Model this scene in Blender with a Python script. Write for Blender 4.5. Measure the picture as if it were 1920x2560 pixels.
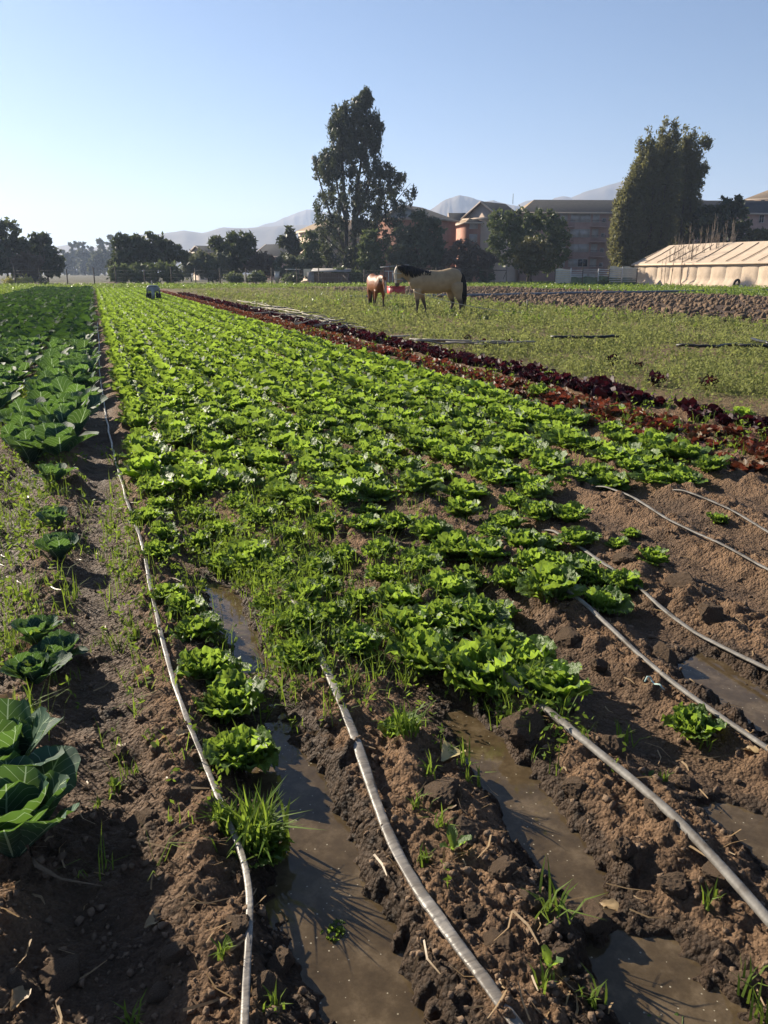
import bpy, bmesh, math, random
import numpy as np
from mathutils import Vector, Matrix

sc = bpy.context.scene
for o in list(bpy.data.objects):
    bpy.data.objects.remove(o)
R = math.radians
rnd = random.Random(7)
NR = np.random.default_rng(11)

# ------------------------------------------------------------------ camera, sky, sun, exposure
FPX, CAMH = 2071.0, 1.5
PITCH = math.atan((1280 - 682) / FPX)
YAW = R(18.7)                      # rows run along +Y, the camera looks 18.7 degrees to their right
cam = bpy.data.cameras.new('camera')
cam.sensor_fit = 'VERTICAL'
cam.sensor_height = 36.0
cam.lens = FPX / 2560 * 36.0
cam.clip_start, cam.clip_end = 0.05, 12000
camo = bpy.data.objects.new('camera', cam)
sc.collection.objects.link(camo)
camo.location = (0, 0, CAMH)
camo.rotation_euler = (math.pi / 2 - PITCH, 0, -YAW)
sc.camera = camo

SUN_EL, SUN_AZ = R(25.0), R(-30.0)     # azimuth clockwise from +Y; the sun stands left of the frame
SUN_DIR = Vector((math.sin(SUN_AZ) * math.cos(SUN_EL), math.cos(SUN_AZ) * math.cos(SUN_EL), math.sin(SUN_EL)))
world = bpy.data.worlds.new('World')
sc.world = world
world.use_nodes = True
wn = world.node_tree
wn.nodes.clear()
sky = wn.nodes.new('ShaderNodeTexSky')
sky.sky_type = 'NISHITA'
sky.sun_disc = False
sky.sun_elevation = SUN_EL
sky.sun_rotation = SUN_AZ
sky.altitude = 500
sky.air_density = 1.0
sky.dust_density = 0.7
sky.ozone_density = 5.5
bg = wn.nodes.new('ShaderNodeBackground')
bg.inputs['Strength'].default_value = 0.05
wo = wn.nodes.new('ShaderNodeOutputWorld')
wn.links.new(sky.outputs[0], bg.inputs[0])
wn.links.new(bg.outputs[0], wo.inputs[0])

sun = bpy.data.lights.new('sun', 'SUN')
sun.energy = 5.0
sun.angle = R(0.6)
sun.color = (1.0, 0.89, 0.72)
suno = bpy.data.objects.new('sun', sun)
sc.collection.objects.link(suno)
suno.rotation_euler = SUN_DIR.to_track_quat('Z', 'Y').to_euler()

sc.view_settings.view_transform = 'Standard'
sc.view_settings.look = 'None'
sc.view_settings.exposure = 1.2
sc.view_settings.gamma = 1.0
sc.view_settings.use_curve_mapping = False
sc.render.engine = 'CYCLES'
cy = sc.cycles
cy.use_denoising = True
cy.max_bounces = 8
cy.diffuse_bounces = 3
cy.glossy_bounces = 2
cy.transmission_bounces = 4
cy.volume_bounces = 1
cy.transparent_max_bounces = 8
cy.caustics_reflective = False
cy.caustics_refractive = False
cy.sample_clamp_indirect = 4.0

# ------------------------------------------------------------------ pixel helpers (photo pixels 1920x2560)
cP, sP, cY, sY = math.cos(PITCH), math.sin(PITCH), math.cos(YAW), math.sin(YAW)

def ray(x, y):
    a, b = (x - 960) / FPX, (1280 - y) / FPX
    f, u = cP + b * sP, -sP + b * cP
    return Vector((a * cY + f * sY, -a * sY + f * cY, u)), f

def gp(x, y, z=0.0):               # where that pixel's ray meets the ground
    d, f = ray(x, y)
    t = (z - CAMH) / d.z
    return d.x * t, d.y * t

def at(x, y, D):                   # the point of that pixel's ray at depth D in front of the camera
    d, f = ray(x, y)
    t = D / f
    return Vector((d.x * t, d.y * t, CAMH + d.z * t))

def gat(x, D):                     # ground point under column x at depth D (column taken at the horizon)
    p = at(x, 682, D)
    return Vector((p.x, p.y, 0))

CAMRZ = -YAW                       # turns local X to the camera's right-hand direction

# ------------------------------------------------------------------ noise
def _hash(ix, iy, s):
    h = (ix.astype(np.int64) * 374761393 + iy.astype(np.int64) * 668265263 + s * 974634777) & 0xFFFFFFFF
    h = ((h ^ (h >> 13)) * 1274126177) & 0xFFFFFFFF
    h = ((h ^ (h >> 16)) * 2246822519) & 0xFFFFFFFF
    return ((h ^ (h >> 15)) & 0xFFFFFF) / float(0xFFFFFF)

def vnoise(x, y, s=0):
    """gradient noise, about -1..1"""
    x = np.asarray(x, float); y = np.asarray(y, float)
    ix, iy = np.floor(x), np.floor(y)
    fx, fy = x - ix, y - iy
    def g(dx, dy):
        a = _hash(ix + dx, iy + dy, s) * 6.2831853
        return np.cos(a) * (fx - dx) + np.sin(a) * (fy - dy)
    ux, uy = fx ** 3 * (fx * (6 * fx - 15) + 10), fy ** 3 * (fy * (6 * fy - 15) + 10)
    return ((g(0, 0) * (1 - ux) + g(1, 0) * ux) * (1 - uy) + (g(0, 1) * (1 - ux) + g(1, 1) * ux) * uy) * 1.6

def billow(x, y, o=4, s=0, g=0.55):
    """rounded lumps parted by creases, 0..1"""
    t, a, n = 0, 1.0, 0
    for i in range(o):
        c, sn = math.cos(i * 1.1 + .4), math.sin(i * 1.1 + .4)
        f = 2.13 ** i
        t = t + a * np.abs(vnoise((x * c - y * sn) * f + 7.7 * i, (x * sn + y * c) * f - 3.3 * i, s + i))
        n += a; a *= g
    return t / n

def fbm(x, y, o=4, s=0, g=0.5):
    t, a, n = 0, 1.0, 0
    for i in range(o):
        t = t + a * vnoise(x * 2 ** i + 17.3 * i, y * 2 ** i - 9.1 * i, s + i)
        n += a
        a *= g
    return t / n

def bumps(x, y, cell, s, rmin, rmax, pres=0.8):
    gx, gy = np.floor(x / cell), np.floor(y / cell)
    best = np.zeros_like(x)
    for dx in (-1, 0, 1):
        for dy in (-1, 0, 1):
            cx, cyy = gx + dx, gy + dy
            px = (cx + 0.1 + 0.8 * _hash(cx, cyy, s)) * cell
            py = (cyy + 0.1 + 0.8 * _hash(cx, cyy, s + 1)) * cell
            r = rmin + (rmax - rmin) * _hash(cx, cyy, s + 2) ** 2
            on = _hash(cx, cyy, s + 3) < pres
            an = _hash(cx, cyy, s + 4) * 3.14
            ex, ey = x - px, y - py
            qx = ex * np.cos(an) + ey * np.sin(an)
            qy = (-ex * np.sin(an) + ey * np.cos(an)) * 1.45
            d2 = (qx * qx + qy * qy) / (r * r)
            best = np.maximum(best, np.where(on, np.sqrt(np.clip(1 - d2, 0, 1)) * r, 0))
    return best

def sstep(a, b, x):
    t = np.clip((x - a) / (b - a), 0, 1)
    return t * t * (3 - 2 * t)

# ------------------------------------------------------------------ object helpers
def link(o, parent=None):
    sc.collection.objects.link(o)
    if parent is not None:
        o.parent = parent
    return o

def tag(o, label=None, cat=None, group=None, kind=None):
    if label: o['label'] = label
    if cat: o['category'] = cat
    if group: o['group'] = group
    if kind: o['kind'] = kind
    return o

def empty(name, loc=(0, 0, 0), rz=0.0):
    o = bpy.data.objects.new(name, None)
    o.location = loc
    o.rotation_euler = (0, 0, rz)
    return link(o)

def mesh_np(name, V, F, smooth=False, uv=None):
    """V (n,3); F list of arrays (m,3)/(m,4) or list of tuples"""
    me = bpy.data.meshes.new(name)
    V = np.asarray(V, dtype=np.float32)
    if isinstance(F, np.ndarray): F = [F]
    if len(F) and isinstance(F[0], np.ndarray):
        loops = np.concatenate([f.ravel() for f in F]).astype(np.int32)
        tot = np.concatenate([np.full(len(f), f.shape[1], np.int32) for f in F])
    else:
        loops = np.array([i for f in F for i in f], np.int32)
        tot = np.array([len(f) for f in F], np.int32)
    start = np.concatenate([[0], np.cumsum(tot)[:-1]]).astype(np.int32)
    me.vertices.add(len(V)); me.vertices.foreach_set('co', V.ravel())
    me.loops.add(len(loops)); me.loops.foreach_set('vertex_index', loops)
    me.polygons.add(len(tot))
    me.polygons.foreach_set('loop_start', start)
    me.polygons.foreach_set('loop_total', tot)
    if smooth:
        me.polygons.foreach_set('use_smooth', np.ones(len(tot), bool))
    if uv is not None:
        l = me.uv_layers.new(name='UVMap')
        l.data.foreach_set('uv', np.asarray(uv, np.float32)[loops].ravel())
    me.update(calc_edges=True)
    me.validate()
    return me

def obj(name, me, mat=None, parent=None):
    o = bpy.data.objects.new(name, me)
    if mat is not None and len(me.materials) == 0:
        me.materials.append(mat)
    return link(o, parent)

class MB:
    """collects boxes, tubes and polygons for one mesh"""
    def __init__(s): s.v, s.f = [], []
    def add(s, V, F):
        b = len(s.v)
        s.v += [tuple(p) for p in V]
        s.f += [tuple(i + b for i in f) for f in F]
        return s
    def box(s, a, b):
        x0, y0, z0 = a; x1, y1, z1 = b
        V = [(x0,y0,z0),(x1,y0,z0),(x1,y1,z0),(x0,y1,z0),(x0,y0,z1),(x1,y0,z1),(x1,y1,z1),(x0,y1,z1)]
        return s.add(V, [(3,2,1,0),(4,5,6,7),(0,1,5,4),(1,2,6,5),(2,3,7,6),(3,0,4,7)])
    def tube(s, pts, rad, n=6, flat=1.0):
        pts = [Vector(p) for p in pts]
        if not hasattr(rad, '__len__'): rad = [rad] * len(pts)
        V, F = [], []
        for i, p in enumerate(pts):
            t = (pts[min(i + 1, len(pts) - 1)] - pts[max(i - 1, 0)]).normalized()
            up = Vector((0, 0, 1)) if abs(t.z) < 0.9 else Vector((0, 1, 0))
            a = t.cross(up).normalized(); b = a.cross(t).normalized()
            for k in range(n):
                c, d = math.cos(2 * math.pi * k / n), math.sin(2 * math.pi * k / n)
                V.append(p + a * (c * rad[i]) + b * (d * rad[i] * flat))
        for i in range(len(pts) - 1):
            for k in range(n):
                F.append((i*n+k, i*n+(k+1) % n, (i+1)*n+(k+1) % n, (i+1)*n+k))
        F.append(tuple(range(n - 1, -1, -1)))
        F.append(tuple((len(pts) - 1) * n + k for k in range(n)))
        return s.add(V, F)
    def build(s, name, mat, parent=None, smooth=False):
        return obj(name, mesh_np(name, s.v, s.f, smooth), mat, parent)

# ------------------------------------------------------------------ materials
def nmat(name):
    m = bpy.data.materials.new(name)
    m.use_nodes = True
    nt = m.node_tree
    nt.nodes.clear()
    out = nt.nodes.new('ShaderNodeOutputMaterial')
    return m, nt, out

def N(nt, t, **kw):
    n = nt.nodes.new(t)
    for k, v in kw.items():
        if k in n.inputs: n.inputs[k].default_value = v
        else: setattr(n, k, v)
    return n

def ramp(nt, fac, stops):
    r = nt.nodes.new('ShaderNodeValToRGB')
    e = r.color_ramp.elements
    while len(e) > 1: e.remove(e[0])
    e[0].position, e[0].color = stops[0][0], (*stops[0][1], 1)
    for p, c in stops[1:]:
        n = e.new(p); n.color = (*c, 1)
    if fac is not None: nt.links.new(fac, r.inputs[0])
    return r

def mixc(nt, a, b, fac, mode='MIX'):
    m = nt.nodes.new('ShaderNodeMix')
    m.data_type = 'RGBA'; m.blend_type = mode
    for s, v in ((m.inputs[0], fac), (m.inputs[6], a), (m.inputs[7], b)):
        if hasattr(v, 'is_output') or isinstance(v, bpy.types.NodeSocket): nt.links.new(v, s)
        elif isinstance(v, (tuple, list)): s.default_value = (*v, 1)
        else: s.default_value = v
    return m.outputs[2]

def math_n(nt, op, a, b=0.0, clamp=False):
    m = nt.nodes.new('ShaderNodeMath'); m.operation = op; m.use_clamp = clamp
    for s, v in zip(m.inputs, (a, b)):
        if isinstance(v, bpy.types.NodeSocket): nt.links.new(v, s)
        else: s.default_value = v
    return m.outputs[0]

def simple(name, stops, scale=3.0, rough=0.8, bump=0.0, bscale=40.0, detail=6.0, spec=0.3, coords='Object', metallic=0.0, stretch=None):
    m, nt, out = nmat(name)
    tc = N(nt, 'ShaderNodeTexCoord')
    src = tc.outputs[coords]
    if stretch:
        mp = N(nt, 'ShaderNodeMapping'); mp.inputs['Scale'].default_value = stretch
        nt.links.new(src, mp.inputs[0]); src = mp.outputs[0]
    nz = N(nt, 'ShaderNodeTexNoise', Scale=scale, Detail=detail, Roughness=0.6)
    nt.links.new(src, nz.inputs['Vector'])
    if len(stops) == 2 and not isinstance(stops[0][0], (int, float)):
        stops = [(0.35, stops[0]), (0.65, stops[1])]
    rp = ramp(nt, nz.outputs[0], stops)
    p = N(nt, 'ShaderNodeBsdfPrincipled', Roughness=rough, Metallic=metallic)
    p.inputs['Specular IOR Level'].default_value = spec
    nt.links.new(rp.outputs[0], p.inputs['Base Color'])
    if bump:
        n2 = N(nt, 'ShaderNodeTexNoise', Scale=bscale, Detail=4.0)
        nt.links.new(src, n2.inputs['Vector'])
        b = N(nt, 'ShaderNodeBump', Strength=1.0, Distance=bump)
        nt.links.new(n2.outputs[0], b.inputs['Height'])
        nt.links.new(b.outputs[0], p.inputs['Normal'])
    nt.links.new(p.outputs[0], out.inputs[0])
    return m

def leafmat(name, ca, cb, trans, tmix=0.45, rough=0.45, spec=0.35, veins=None, island=False, noise=18.0, bump=0.004):
    """leaf: coloured surface in front of a translucent body; colour varies by plant and by patch"""
    m, nt, out = nmat(name)
    tc = N(nt, 'ShaderNodeTexCoord')
    nz = N(nt, 'ShaderNodeTexNoise', Scale=noise, Detail=3.0)
    nt.links.new(tc.outputs['Object'], nz.inputs['Vector'])
    if island:
        rv = N(nt, 'ShaderNodeNewGeometry').outputs['Random Per Island']
    else:
        rv = N(nt, 'ShaderNodeObjectInfo').outputs['Random']
    f = math_n(nt, 'ADD', math_n(nt, 'MULTIPLY', rv, 0.6), math_n(nt, 'MULTIPLY', nz.outputs[0], 0.5))
    rp = ramp(nt, f, [(0.2, ca), (0.9, cb)])
    col = rp.outputs[0]
    tcol = mixc(nt, trans, tuple(c * 0.5 for c in trans), rv)
    hgt = nz.outputs[0]
    if veins:
        sep = N(nt, 'ShaderNodeSeparateXYZ'); nt.links.new(tc.outputs['UV'], sep.inputs[0])
        mu = nt.nodes.new('ShaderNodeMath'); mu.operation = 'MULTIPLY_ADD'
        nt.links.new(sep.outputs[0], mu.inputs[0]); mu.inputs[1].default_value = 2.0; mu.inputs[2].default_value = -1.0
        au = math_n(nt, 'ABSOLUTE', mu.outputs[0])
        mid = math_n(nt, 'LESS_THAN', math_n(nt, 'ADD', au, math_n(nt, 'MULTIPLY', sep.outputs[1], 0.045)), 0.06)
        wob = math_n(nt, 'MULTIPLY', nz.outputs[0], 0.35)
        sv = math_n(nt, 'FRACT', math_n(nt, 'ADD', math_n(nt, 'MULTIPLY', math_n(nt, 'SUBTRACT', sep.outputs[1], math_n(nt, 'MULTIPLY', au, 0.42)), 7.0), wob))
        side = math_n(nt, 'MULTIPLY', math_n(nt, 'LESS_THAN', math_n(nt, 'ABSOLUTE', math_n(nt, 'SUBTRACT', sv, 0.5)), 0.035), 0.6)
        vm = math_n(nt, 'MAXIMUM', mid, side)
        col = mixc(nt, col, veins, vm)
        tcol = mixc(nt, tcol, tuple(min(1, c * 1.6) for c in veins), vm)
        hgt = math_n(nt, 'SUBTRACT', nz.outputs[0], vm)
    p = N(nt, 'ShaderNodeBsdfPrincipled', Roughness=rough)
    p.inputs['Specular IOR Level'].default_value = spec
    nt.links.new(col, p.inputs['Base Color'])
    if bump:
        b = N(nt, 'ShaderNodeBump', Strength=0.6, Distance=bump)
        nt.links.new(hgt, b.inputs['Height']); nt.links.new(b.outputs[0], p.inputs['Normal'])
    t = N(nt, 'ShaderNodeBsdfTranslucent'); nt.links.new(tcol, t.inputs[0])
    mx = N(nt, 'ShaderNodeMixShader', Fac=tmix)
    nt.links.new(p.outputs[0], mx.inputs[1]); nt.links.new(t.outputs[0], mx.inputs[2])
    nt.links.new(mx.outputs[0], out.inputs[0])
    return m

M = {}
M['lettuce'] = leafmat('lettuce_leaf', (.050, .105, .024), (.135, .215, .052), (.38, .55, .06), 0.48, rough=.45, spec=.35, veins=(.20, .33, .07), noise=75, bump=.012)
M['lettuce_y'] = leafmat('lettuce_leaf_yellow', (.14, .24, .03), (.26, .34, .06), (.50, .62, .08), 0.48, veins=(.4, .45, .15))
M['lettuce_stuff'] = leafmat('lettuce_leaf_far', (.050, .105, .024), (.135, .215, .052), (.38, .55, .06), 0.48, rough=.55, spec=.2, island=True)
M['cabbage'] = leafmat('cabbage_leaf', (.034, .075, .052), (.058, .112, .075), (.17, .32, .045), 0.30, rough=.6, spec=.12, veins=(.34, .44, .26), noise=9)
M['cabbage_stuff'] = leafmat('cabbage_leaf_far', (.028, .062, .038), (.050, .098, .055), (.10, .20, .03), 0.26, rough=.75, spec=.05, island=True)
M['dead_cabbage'] = leafmat('withered_leaf', (.40, .11, .03), (.45, .20, .06), (.7, .22, .05), 0.45)
M['red'] = leafmat('red_lettuce_leaf', (.085, .020, .020), (.15, .11, .05), (.24, .055, .03), 0.34, rough=.5, spec=.25, noise=9)
M['red_stuff'] = leafmat('red_lettuce_leaf_far', (.085, .022, .020), (.15, .11, .05), (.24, .065, .03), 0.34, rough=.6, spec=.15, island=True)
M['dark'] = leafmat('purple_lettuce_leaf', (.022, .008, .012), (.045, .014, .022), (.09, .012, .02), 0.25, rough=.55, spec=.2)
M['dark_stuff'] = leafmat('purple_lettuce_leaf_far', (.022, .008, .012), (.045, .014, .022), (.09, .012, .02), 0.25, rough=.55, spec=.2, island=True)
M['grass'] = leafmat('grass_blade', (.07, .14, .018), (.16, .22, .04), (.30, .42, .05), 0.45, rough=.6, spec=.15, island=True, noise=.7)
M['weed'] = leafmat('weed_leaf', (.13, .16, .045), (.30, .31, .13), (.36, .39, .12), 0.42, rough=.8, spec=.1, island=True, noise=.25)
M['strip'] = leafmat('strip_leaf', (.10, .17, .025), (.20, .27, .05), (.34, .46, .07), 0.42, island=True, noise=.2)
M['dry'] = leafmat('dry_leaf', (.30, .20, .10), (.45, .33, .18), (.5, .32, .15), 0.3)
M['paledry'] = leafmat('pale_dry_leaf', (.50, .42, .20), (.60, .50, .28), (.6, .5, .25), 0.3)

def ground_mat():
    m, nt, out = nmat('soil')
    tc = N(nt, 'ShaderNodeTexCoord')
    at_ = N(nt, 'ShaderNodeAttribute', attribute_name='col')
    wet = N(nt, 'ShaderNodeAttribute', attribute_name='wet')
    n1 = N(nt, 'ShaderNodeTexNoise', Scale=7.0, Detail=8.0, Roughness=0.65)
    n2 = N(nt, 'ShaderNodeTexNoise', Scale=160.0, Detail=5.0, Roughness=0.7)
    vo = N(nt, 'ShaderNodeTexVoronoi', Scale=85.0)
    v2 = N(nt, 'ShaderNodeTexVoronoi', Scale=34.0)
    for n in (n1, n2, vo, v2): nt.links.new(tc.outputs['Object'], n.inputs['Vector'])
    r1 = ramp(nt, n1.outputs[0], [(0.3, (.62, .60, .58)), (0.7, (1.25, 1.2, 1.12))])
    r2 = ramp(nt, n2.outputs[0], [(0.3, (.72, .72, .72)), (0.7, (1.2, 1.18, 1.15))])
    c = mixc(nt, mixc(nt, at_.outputs['Color'], r1.outputs[0], 1.0, 'MULTIPLY'), r2.outputs[0], 1.0, 'MULTIPLY')
    p = N(nt, 'ShaderNodeBsdfPrincipled')
    nt.links.new(c, p.inputs['Base Color'])
    rr = math_n(nt, 'SUBTRACT', 0.92, math_n(nt, 'MULTIPLY', wet.outputs['Fac'], 0.30))
    nt.links.new(rr, p.inputs['Roughness'])
    p.inputs['Specular IOR Level'].default_value = 0.22
    hsum = math_n(nt, 'ADD', math_n(nt, 'MULTIPLY', n2.outputs[0], 0.8), math_n(nt, 'MULTIPLY', vo.outputs['Distance'], -0.9))
    hsum = math_n(nt, 'ADD', hsum, math_n(nt, 'MULTIPLY', v2.outputs['Distance'], -1.3))
    b = N(nt, 'ShaderNodeBump', Strength=1.0, Distance=0.02)
    nt.links.new(hsum, b.inputs['Height']); nt.links.new(b.outputs[0], p.inputs['Normal'])
    nt.links.new(p.outputs[0], out.inputs[0])
    return m
M['ground'] = ground_mat()
M['clod'] = simple('soil_clod', [(.3, (.14, .092, .059)), (.7, (.28, .19, .12))], 14, .95, .05, 60, spec=.25)
M['crumb'] = simple('soil_crumb', [(.3, (.11, .073, .047)), (.7, (.22, .148, .095))], 9, .93, .006, 120, spec=.25, coords='Object')

def water_mat():
    m, nt, out = nmat('muddy_water')
    tc = N(nt, 'ShaderNodeTexCoord')
    nz = N(nt, 'ShaderNodeTexNoise', Scale=7.0, Detail=9.0, Roughness=.72)
    vo = N(nt, 'ShaderNodeTexVoronoi', Scale=52.0)
    nb = N(nt, 'ShaderNodeTexNoise', Scale=30.0, Detail=2.0)
    for n in (nz, vo, nb): nt.links.new(tc.outputs['Object'], n.inputs['Vector'])
    rp = ramp(nt, nz.outputs[0], [(.28, (.036, .025, .013)), (.5, (.085, .060, .033)), (.72, (.19, .14, .085))])
    spk = math_n(nt, 'LESS_THAN', vo.outputs['Distance'], 0.12)
    sepc = N(nt, 'ShaderNodeSeparateColor'); nt.links.new(vo.outputs['Color'], sepc.inputs[0])
    spk = math_n(nt, 'MULTIPLY', spk, math_n(nt, 'GREATER_THAN', sepc.outputs[0], 0.45))
    c = mixc(nt, rp.outputs[0], (.36, .31, .22), spk)
    p = N(nt, 'ShaderNodeBsdfPrincipled', Roughness=0.06, IOR=1.33)
    nt.links.new(c, p.inputs['Base Color'])
    b = N(nt, 'ShaderNodeBump', Strength=0.25, Distance=0.002)
    nt.links.new(nb.outputs[0], b.inputs['Height']); nt.links.new(b.outputs[0], p.inputs['Normal'])
    nt.links.new(p.outputs[0], out.inputs[0])
    return m
M['water'] = water_mat()
M['tape'] = simple('drip_tape_plastic', [(.28, (.075, .056, .04)), (.42, (.16, .138, .112)), (.75, (.30, .275, .245))], 9, .42, .0045, 32, spec=.35, stretch=(.35, 1.6, 1))
M['hose'] = simple('grey_hose_plastic', [(.32, (.085, .068, .05)), (.5, (.17, .155, .135)), (.75, (.25, .235, .21))], 11, .6, .002, 60, spec=.3)
M['blackhose'] = simple('black_hose', [(.3, (.012, .012, .012)), (.7, (.03, .03, .03))], 5, .4)
M['greypipe'] = simple('grey_pipe', [(.3, (.10, .11, .13)), (.7, (.18, .19, .21))], 5, .5)
M['cane'] = simple('pale_cane', [(.3, (.30, .26, .19)), (.7, (.46, .41, .32))], 6, .7)
M['canegrey'] = simple('grey_cane', [(.3, (.10, .09, .08)), (.7, (.26, .23, .20))], 6, .7)
M['bark'] = simple('bark', [(.3, (.045, .036, .028)), (.7, (.11, .09, .07))], 4, .9, .03, 12)
M['palebark'] = simple('pale_bark', [(.3, (.13, .10, .075)), (.7, (.24, .19, .145))], 4, .9)
M['post'] = simple('weathered_post', [(.3, (.09, .07, .055)), (.7, (.17, .14, .11))], 3, .9)
M['wire'] = simple('fence_wire', [(.3, (.12, .12, .12)), (.7, (.2, .2, .2))], 3, .6)
M['wood'] = simple('shed_wood', [(.3, (.13, .085, .06)), (.7, (.22, .15, .11))], 3, .85, stretch=(6, 6, .6))
M['tin'] = simple('shed_roof_tin', [(.3, (.20, .19, .18)), (.7, (.34, .32, .30))], 2, .6)
M['white'] = simple('white_paint', [(.3, (.62, .58, .52)), (.7, (.78, .74, .68))], 2, .6)
M['whiteslat'] = simple('white_slat', [(.3, (.5, .48, .45)), (.7, (.75, .72, .68))], 2, .7)
M['sheet'] = simple('pale_sheet', [(.3, (.62, .56, .40)), (.7, (.78, .72, .56))], 1.2, .7)
M['greensheet'] = simple('green_net', [(.3, (.10, .14, .08)), (.7, (.18, .22, .12))], 2, .9)
M['canvas'] = simple('tent_canvas', [(.3, (.48, .37, .27)), (.7, (.60, .47, .35))], 1.5, .88, .02, 3)
M['seam'] = simple('tent_seam', [(.3, (.20, .14, .09)), (.7, (.28, .20, .13))], 3, .9)
M['roof'] = simple('dark_roof_shingle', [(.3, (.030, .030, .030)), (.7, (.055, .053, .052))], 2, .9, .02, 8)
M['rooftan_and_sunlit'] = simple('tan_and_sunlit_shingle', [(.3, (.28, .20, .125)), (.7, (.38, .275, .18))], 2, .9)  # tan roofs, and hip ends of dark roofs with sunlight put into the colour
M['brick'] = simple('pink_brick_wall', [(.3, (.38, .19, .14)), (.7, (.50, .27, .20))], .7, .9)
M['cream'] = simple('cream_wall', [(.3, (.55, .42, .33)), (.7, (.68, .54, .43))], .5, .9)
M['greywall'] = simple('grey_pink_wall', [(.3, (.42, .26, .21)), (.7, (.54, .35, .29))], .6, .9)
M['fascia'] = simple('cream_fascia', [(.3, (.50, .40, .31)), (.7, (.6, .48, .38))], 1, .8)
M['pane'] = simple('window_glass', [(.3, (.02, .022, .026)), (.7, (.05, .055, .06))], .6, .12, spec=.6)
M['curtain'] = simple('window_curtain', [(.3, (.42, .38, .36)), (.7, (.6, .56, .52))], 1, .7)
M['frame'] = simple('window_frame', [(.3, (.45, .40, .36)), (.7, (.58, .52, .47))], 1, .7)
M['rail'] = simple('balcony_rail', [(.3, (.16, .13, .12)), (.7, (.30, .25, .22))], 2, .8)
M['redplastic'] = simple('red_crate_plastic', [(.3, (.42, .035, .035)), (.7, (.55, .06, .05))], 4, .45)
M['metal'] = simple('galvanised_metal', [(.3, (.24, .25, .25)), (.7, (.42, .43, .43))], 6, .45, metallic=.3)
M['tyre'] = simple('tyre_rubber', [(.3, (.015, .014, .013)), (.7, (.04, .036, .032))], 6, .8)
M['rope'] = simple('pale_rope', [(.3, (.45, .38, .26)), (.7, (.6, .52, .38))], 30, .9)
M['twine'] = simple('blue_twine', [(.3, (.28, .42, .40)), (.7, (.45, .58, .55))], 30, .7)
M['hair'] = simple('dark_horse_hair', [(.3, (.010, .008, .007)), (.7, (.03, .024, .02))], 20, .55, stretch=(1, 1, .2))
M['leather'] = simple('halter_strap', [(.3, (.36, .36, .34)), (.7, (.5, .5, .48))], 20, .7)
M['hill'] = simple('mountain_scrub', [(.35, (.10, .085, .065)), (.65, (.17, .14, .11))], .006, .95)
M['root'] = simple('plant_root', [(.3, (.12, .08, .05)), (.7, (.20, .14, .09))], 30, .9)

def folmat(name, ca, cb, tr, tm=.28):
    return leafmat(name, ca, cb, tr, tm, rough=.55, spec=.3, island=True, noise=.35, bump=0)
M['f_euc'] = folmat('eucalyptus_leaf', (0.030, 0.041, 0.024), (0.081, 0.095, 0.057), (0.135, 0.162, 0.068))
M['f_dark'] = folmat('dark_evergreen_leaf', (0.031, 0.045, 0.024), (0.083, 0.100, 0.052), (0.138, 0.172, 0.052))
M['f_grey'] = folmat('grey_green_leaf', (0.069, 0.083, 0.051), (0.164, 0.182, 0.118), (0.218, 0.237, 0.109))
M['f_olive'] = folmat('olive_leaf', (0.069, 0.070, 0.027), (0.138, 0.131, 0.056), (0.250, 0.237, 0.075))
M['f_cyp'] = folmat('poplar_leaf', (0.065, 0.073, 0.029), (0.150, 0.150, 0.062), (0.286, 0.273, 0.091), 0.442)
M['f_brown'] = folmat('brown_twig_leaf', (0.098, 0.075, 0.055), (0.179, 0.139, 0.101), (0.244, 0.179, 0.114))
M['f_yellow'] = folmat('yellow_flower_leaf', (.38, .34, .07), (.55, .50, .13), (.6, .55, .12))
M['f_hedge'] = folmat('hedge_leaf', (0.054, 0.076, 0.033), (0.128, 0.154, 0.065), (0.217, 0.271, 0.090))

# ------------------------------------------------------------------ the lie of the land
FURROWS = np.array([-5.0, -4.5, -4.0, -3.5, -3.0, -2.5, -2.05, -1.6, -1.15, -.60, -.08, .42, 1.06, 1.66, 2.24, 2.88, 3.5, 4.1, 4.75, 5.4, 6.3])
#            centre x, y0, y1, half width, lean (dx per dy)
PUDDLES = [(.43, 0.95, 2.65, .125, 0.0), (1.03, 1.0, 1.38, .145, 0.0), (1.09, 1.42, 2.45, .095, .06),
           (1.64, 1.3, 1.72, .09, 0.0), (2.17, 1.8, 2.58, .15, .05), (.47, 3.0, 4.1, .08, -.02)]
WATER_Z = -0.040
BED_L, BED_R = -5.2, 6.4

def puddle_mask(x, y, grow=0.0):
    m = np.zeros_like(x)
    wob = fbm(x * 6, y * 6, 4, 51) * .62 + fbm(x * 24, y * 24, 4, 61) * .34
    for (cx, y0, y1, hw, ln) in PUDDLES:
        yc, hy = (y0 + y1) / 2, (y1 - y0) / 2
        px = cx + ln * (y - yc)
        d = np.maximum(0, (np.abs((x - px) / hw) ** 2.4 + np.abs((y - yc) / hy) ** 4)) ** .45
        m = np.maximum(m, sstep(1.3 + grow, .72 + grow, d + wob))
    return m

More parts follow.
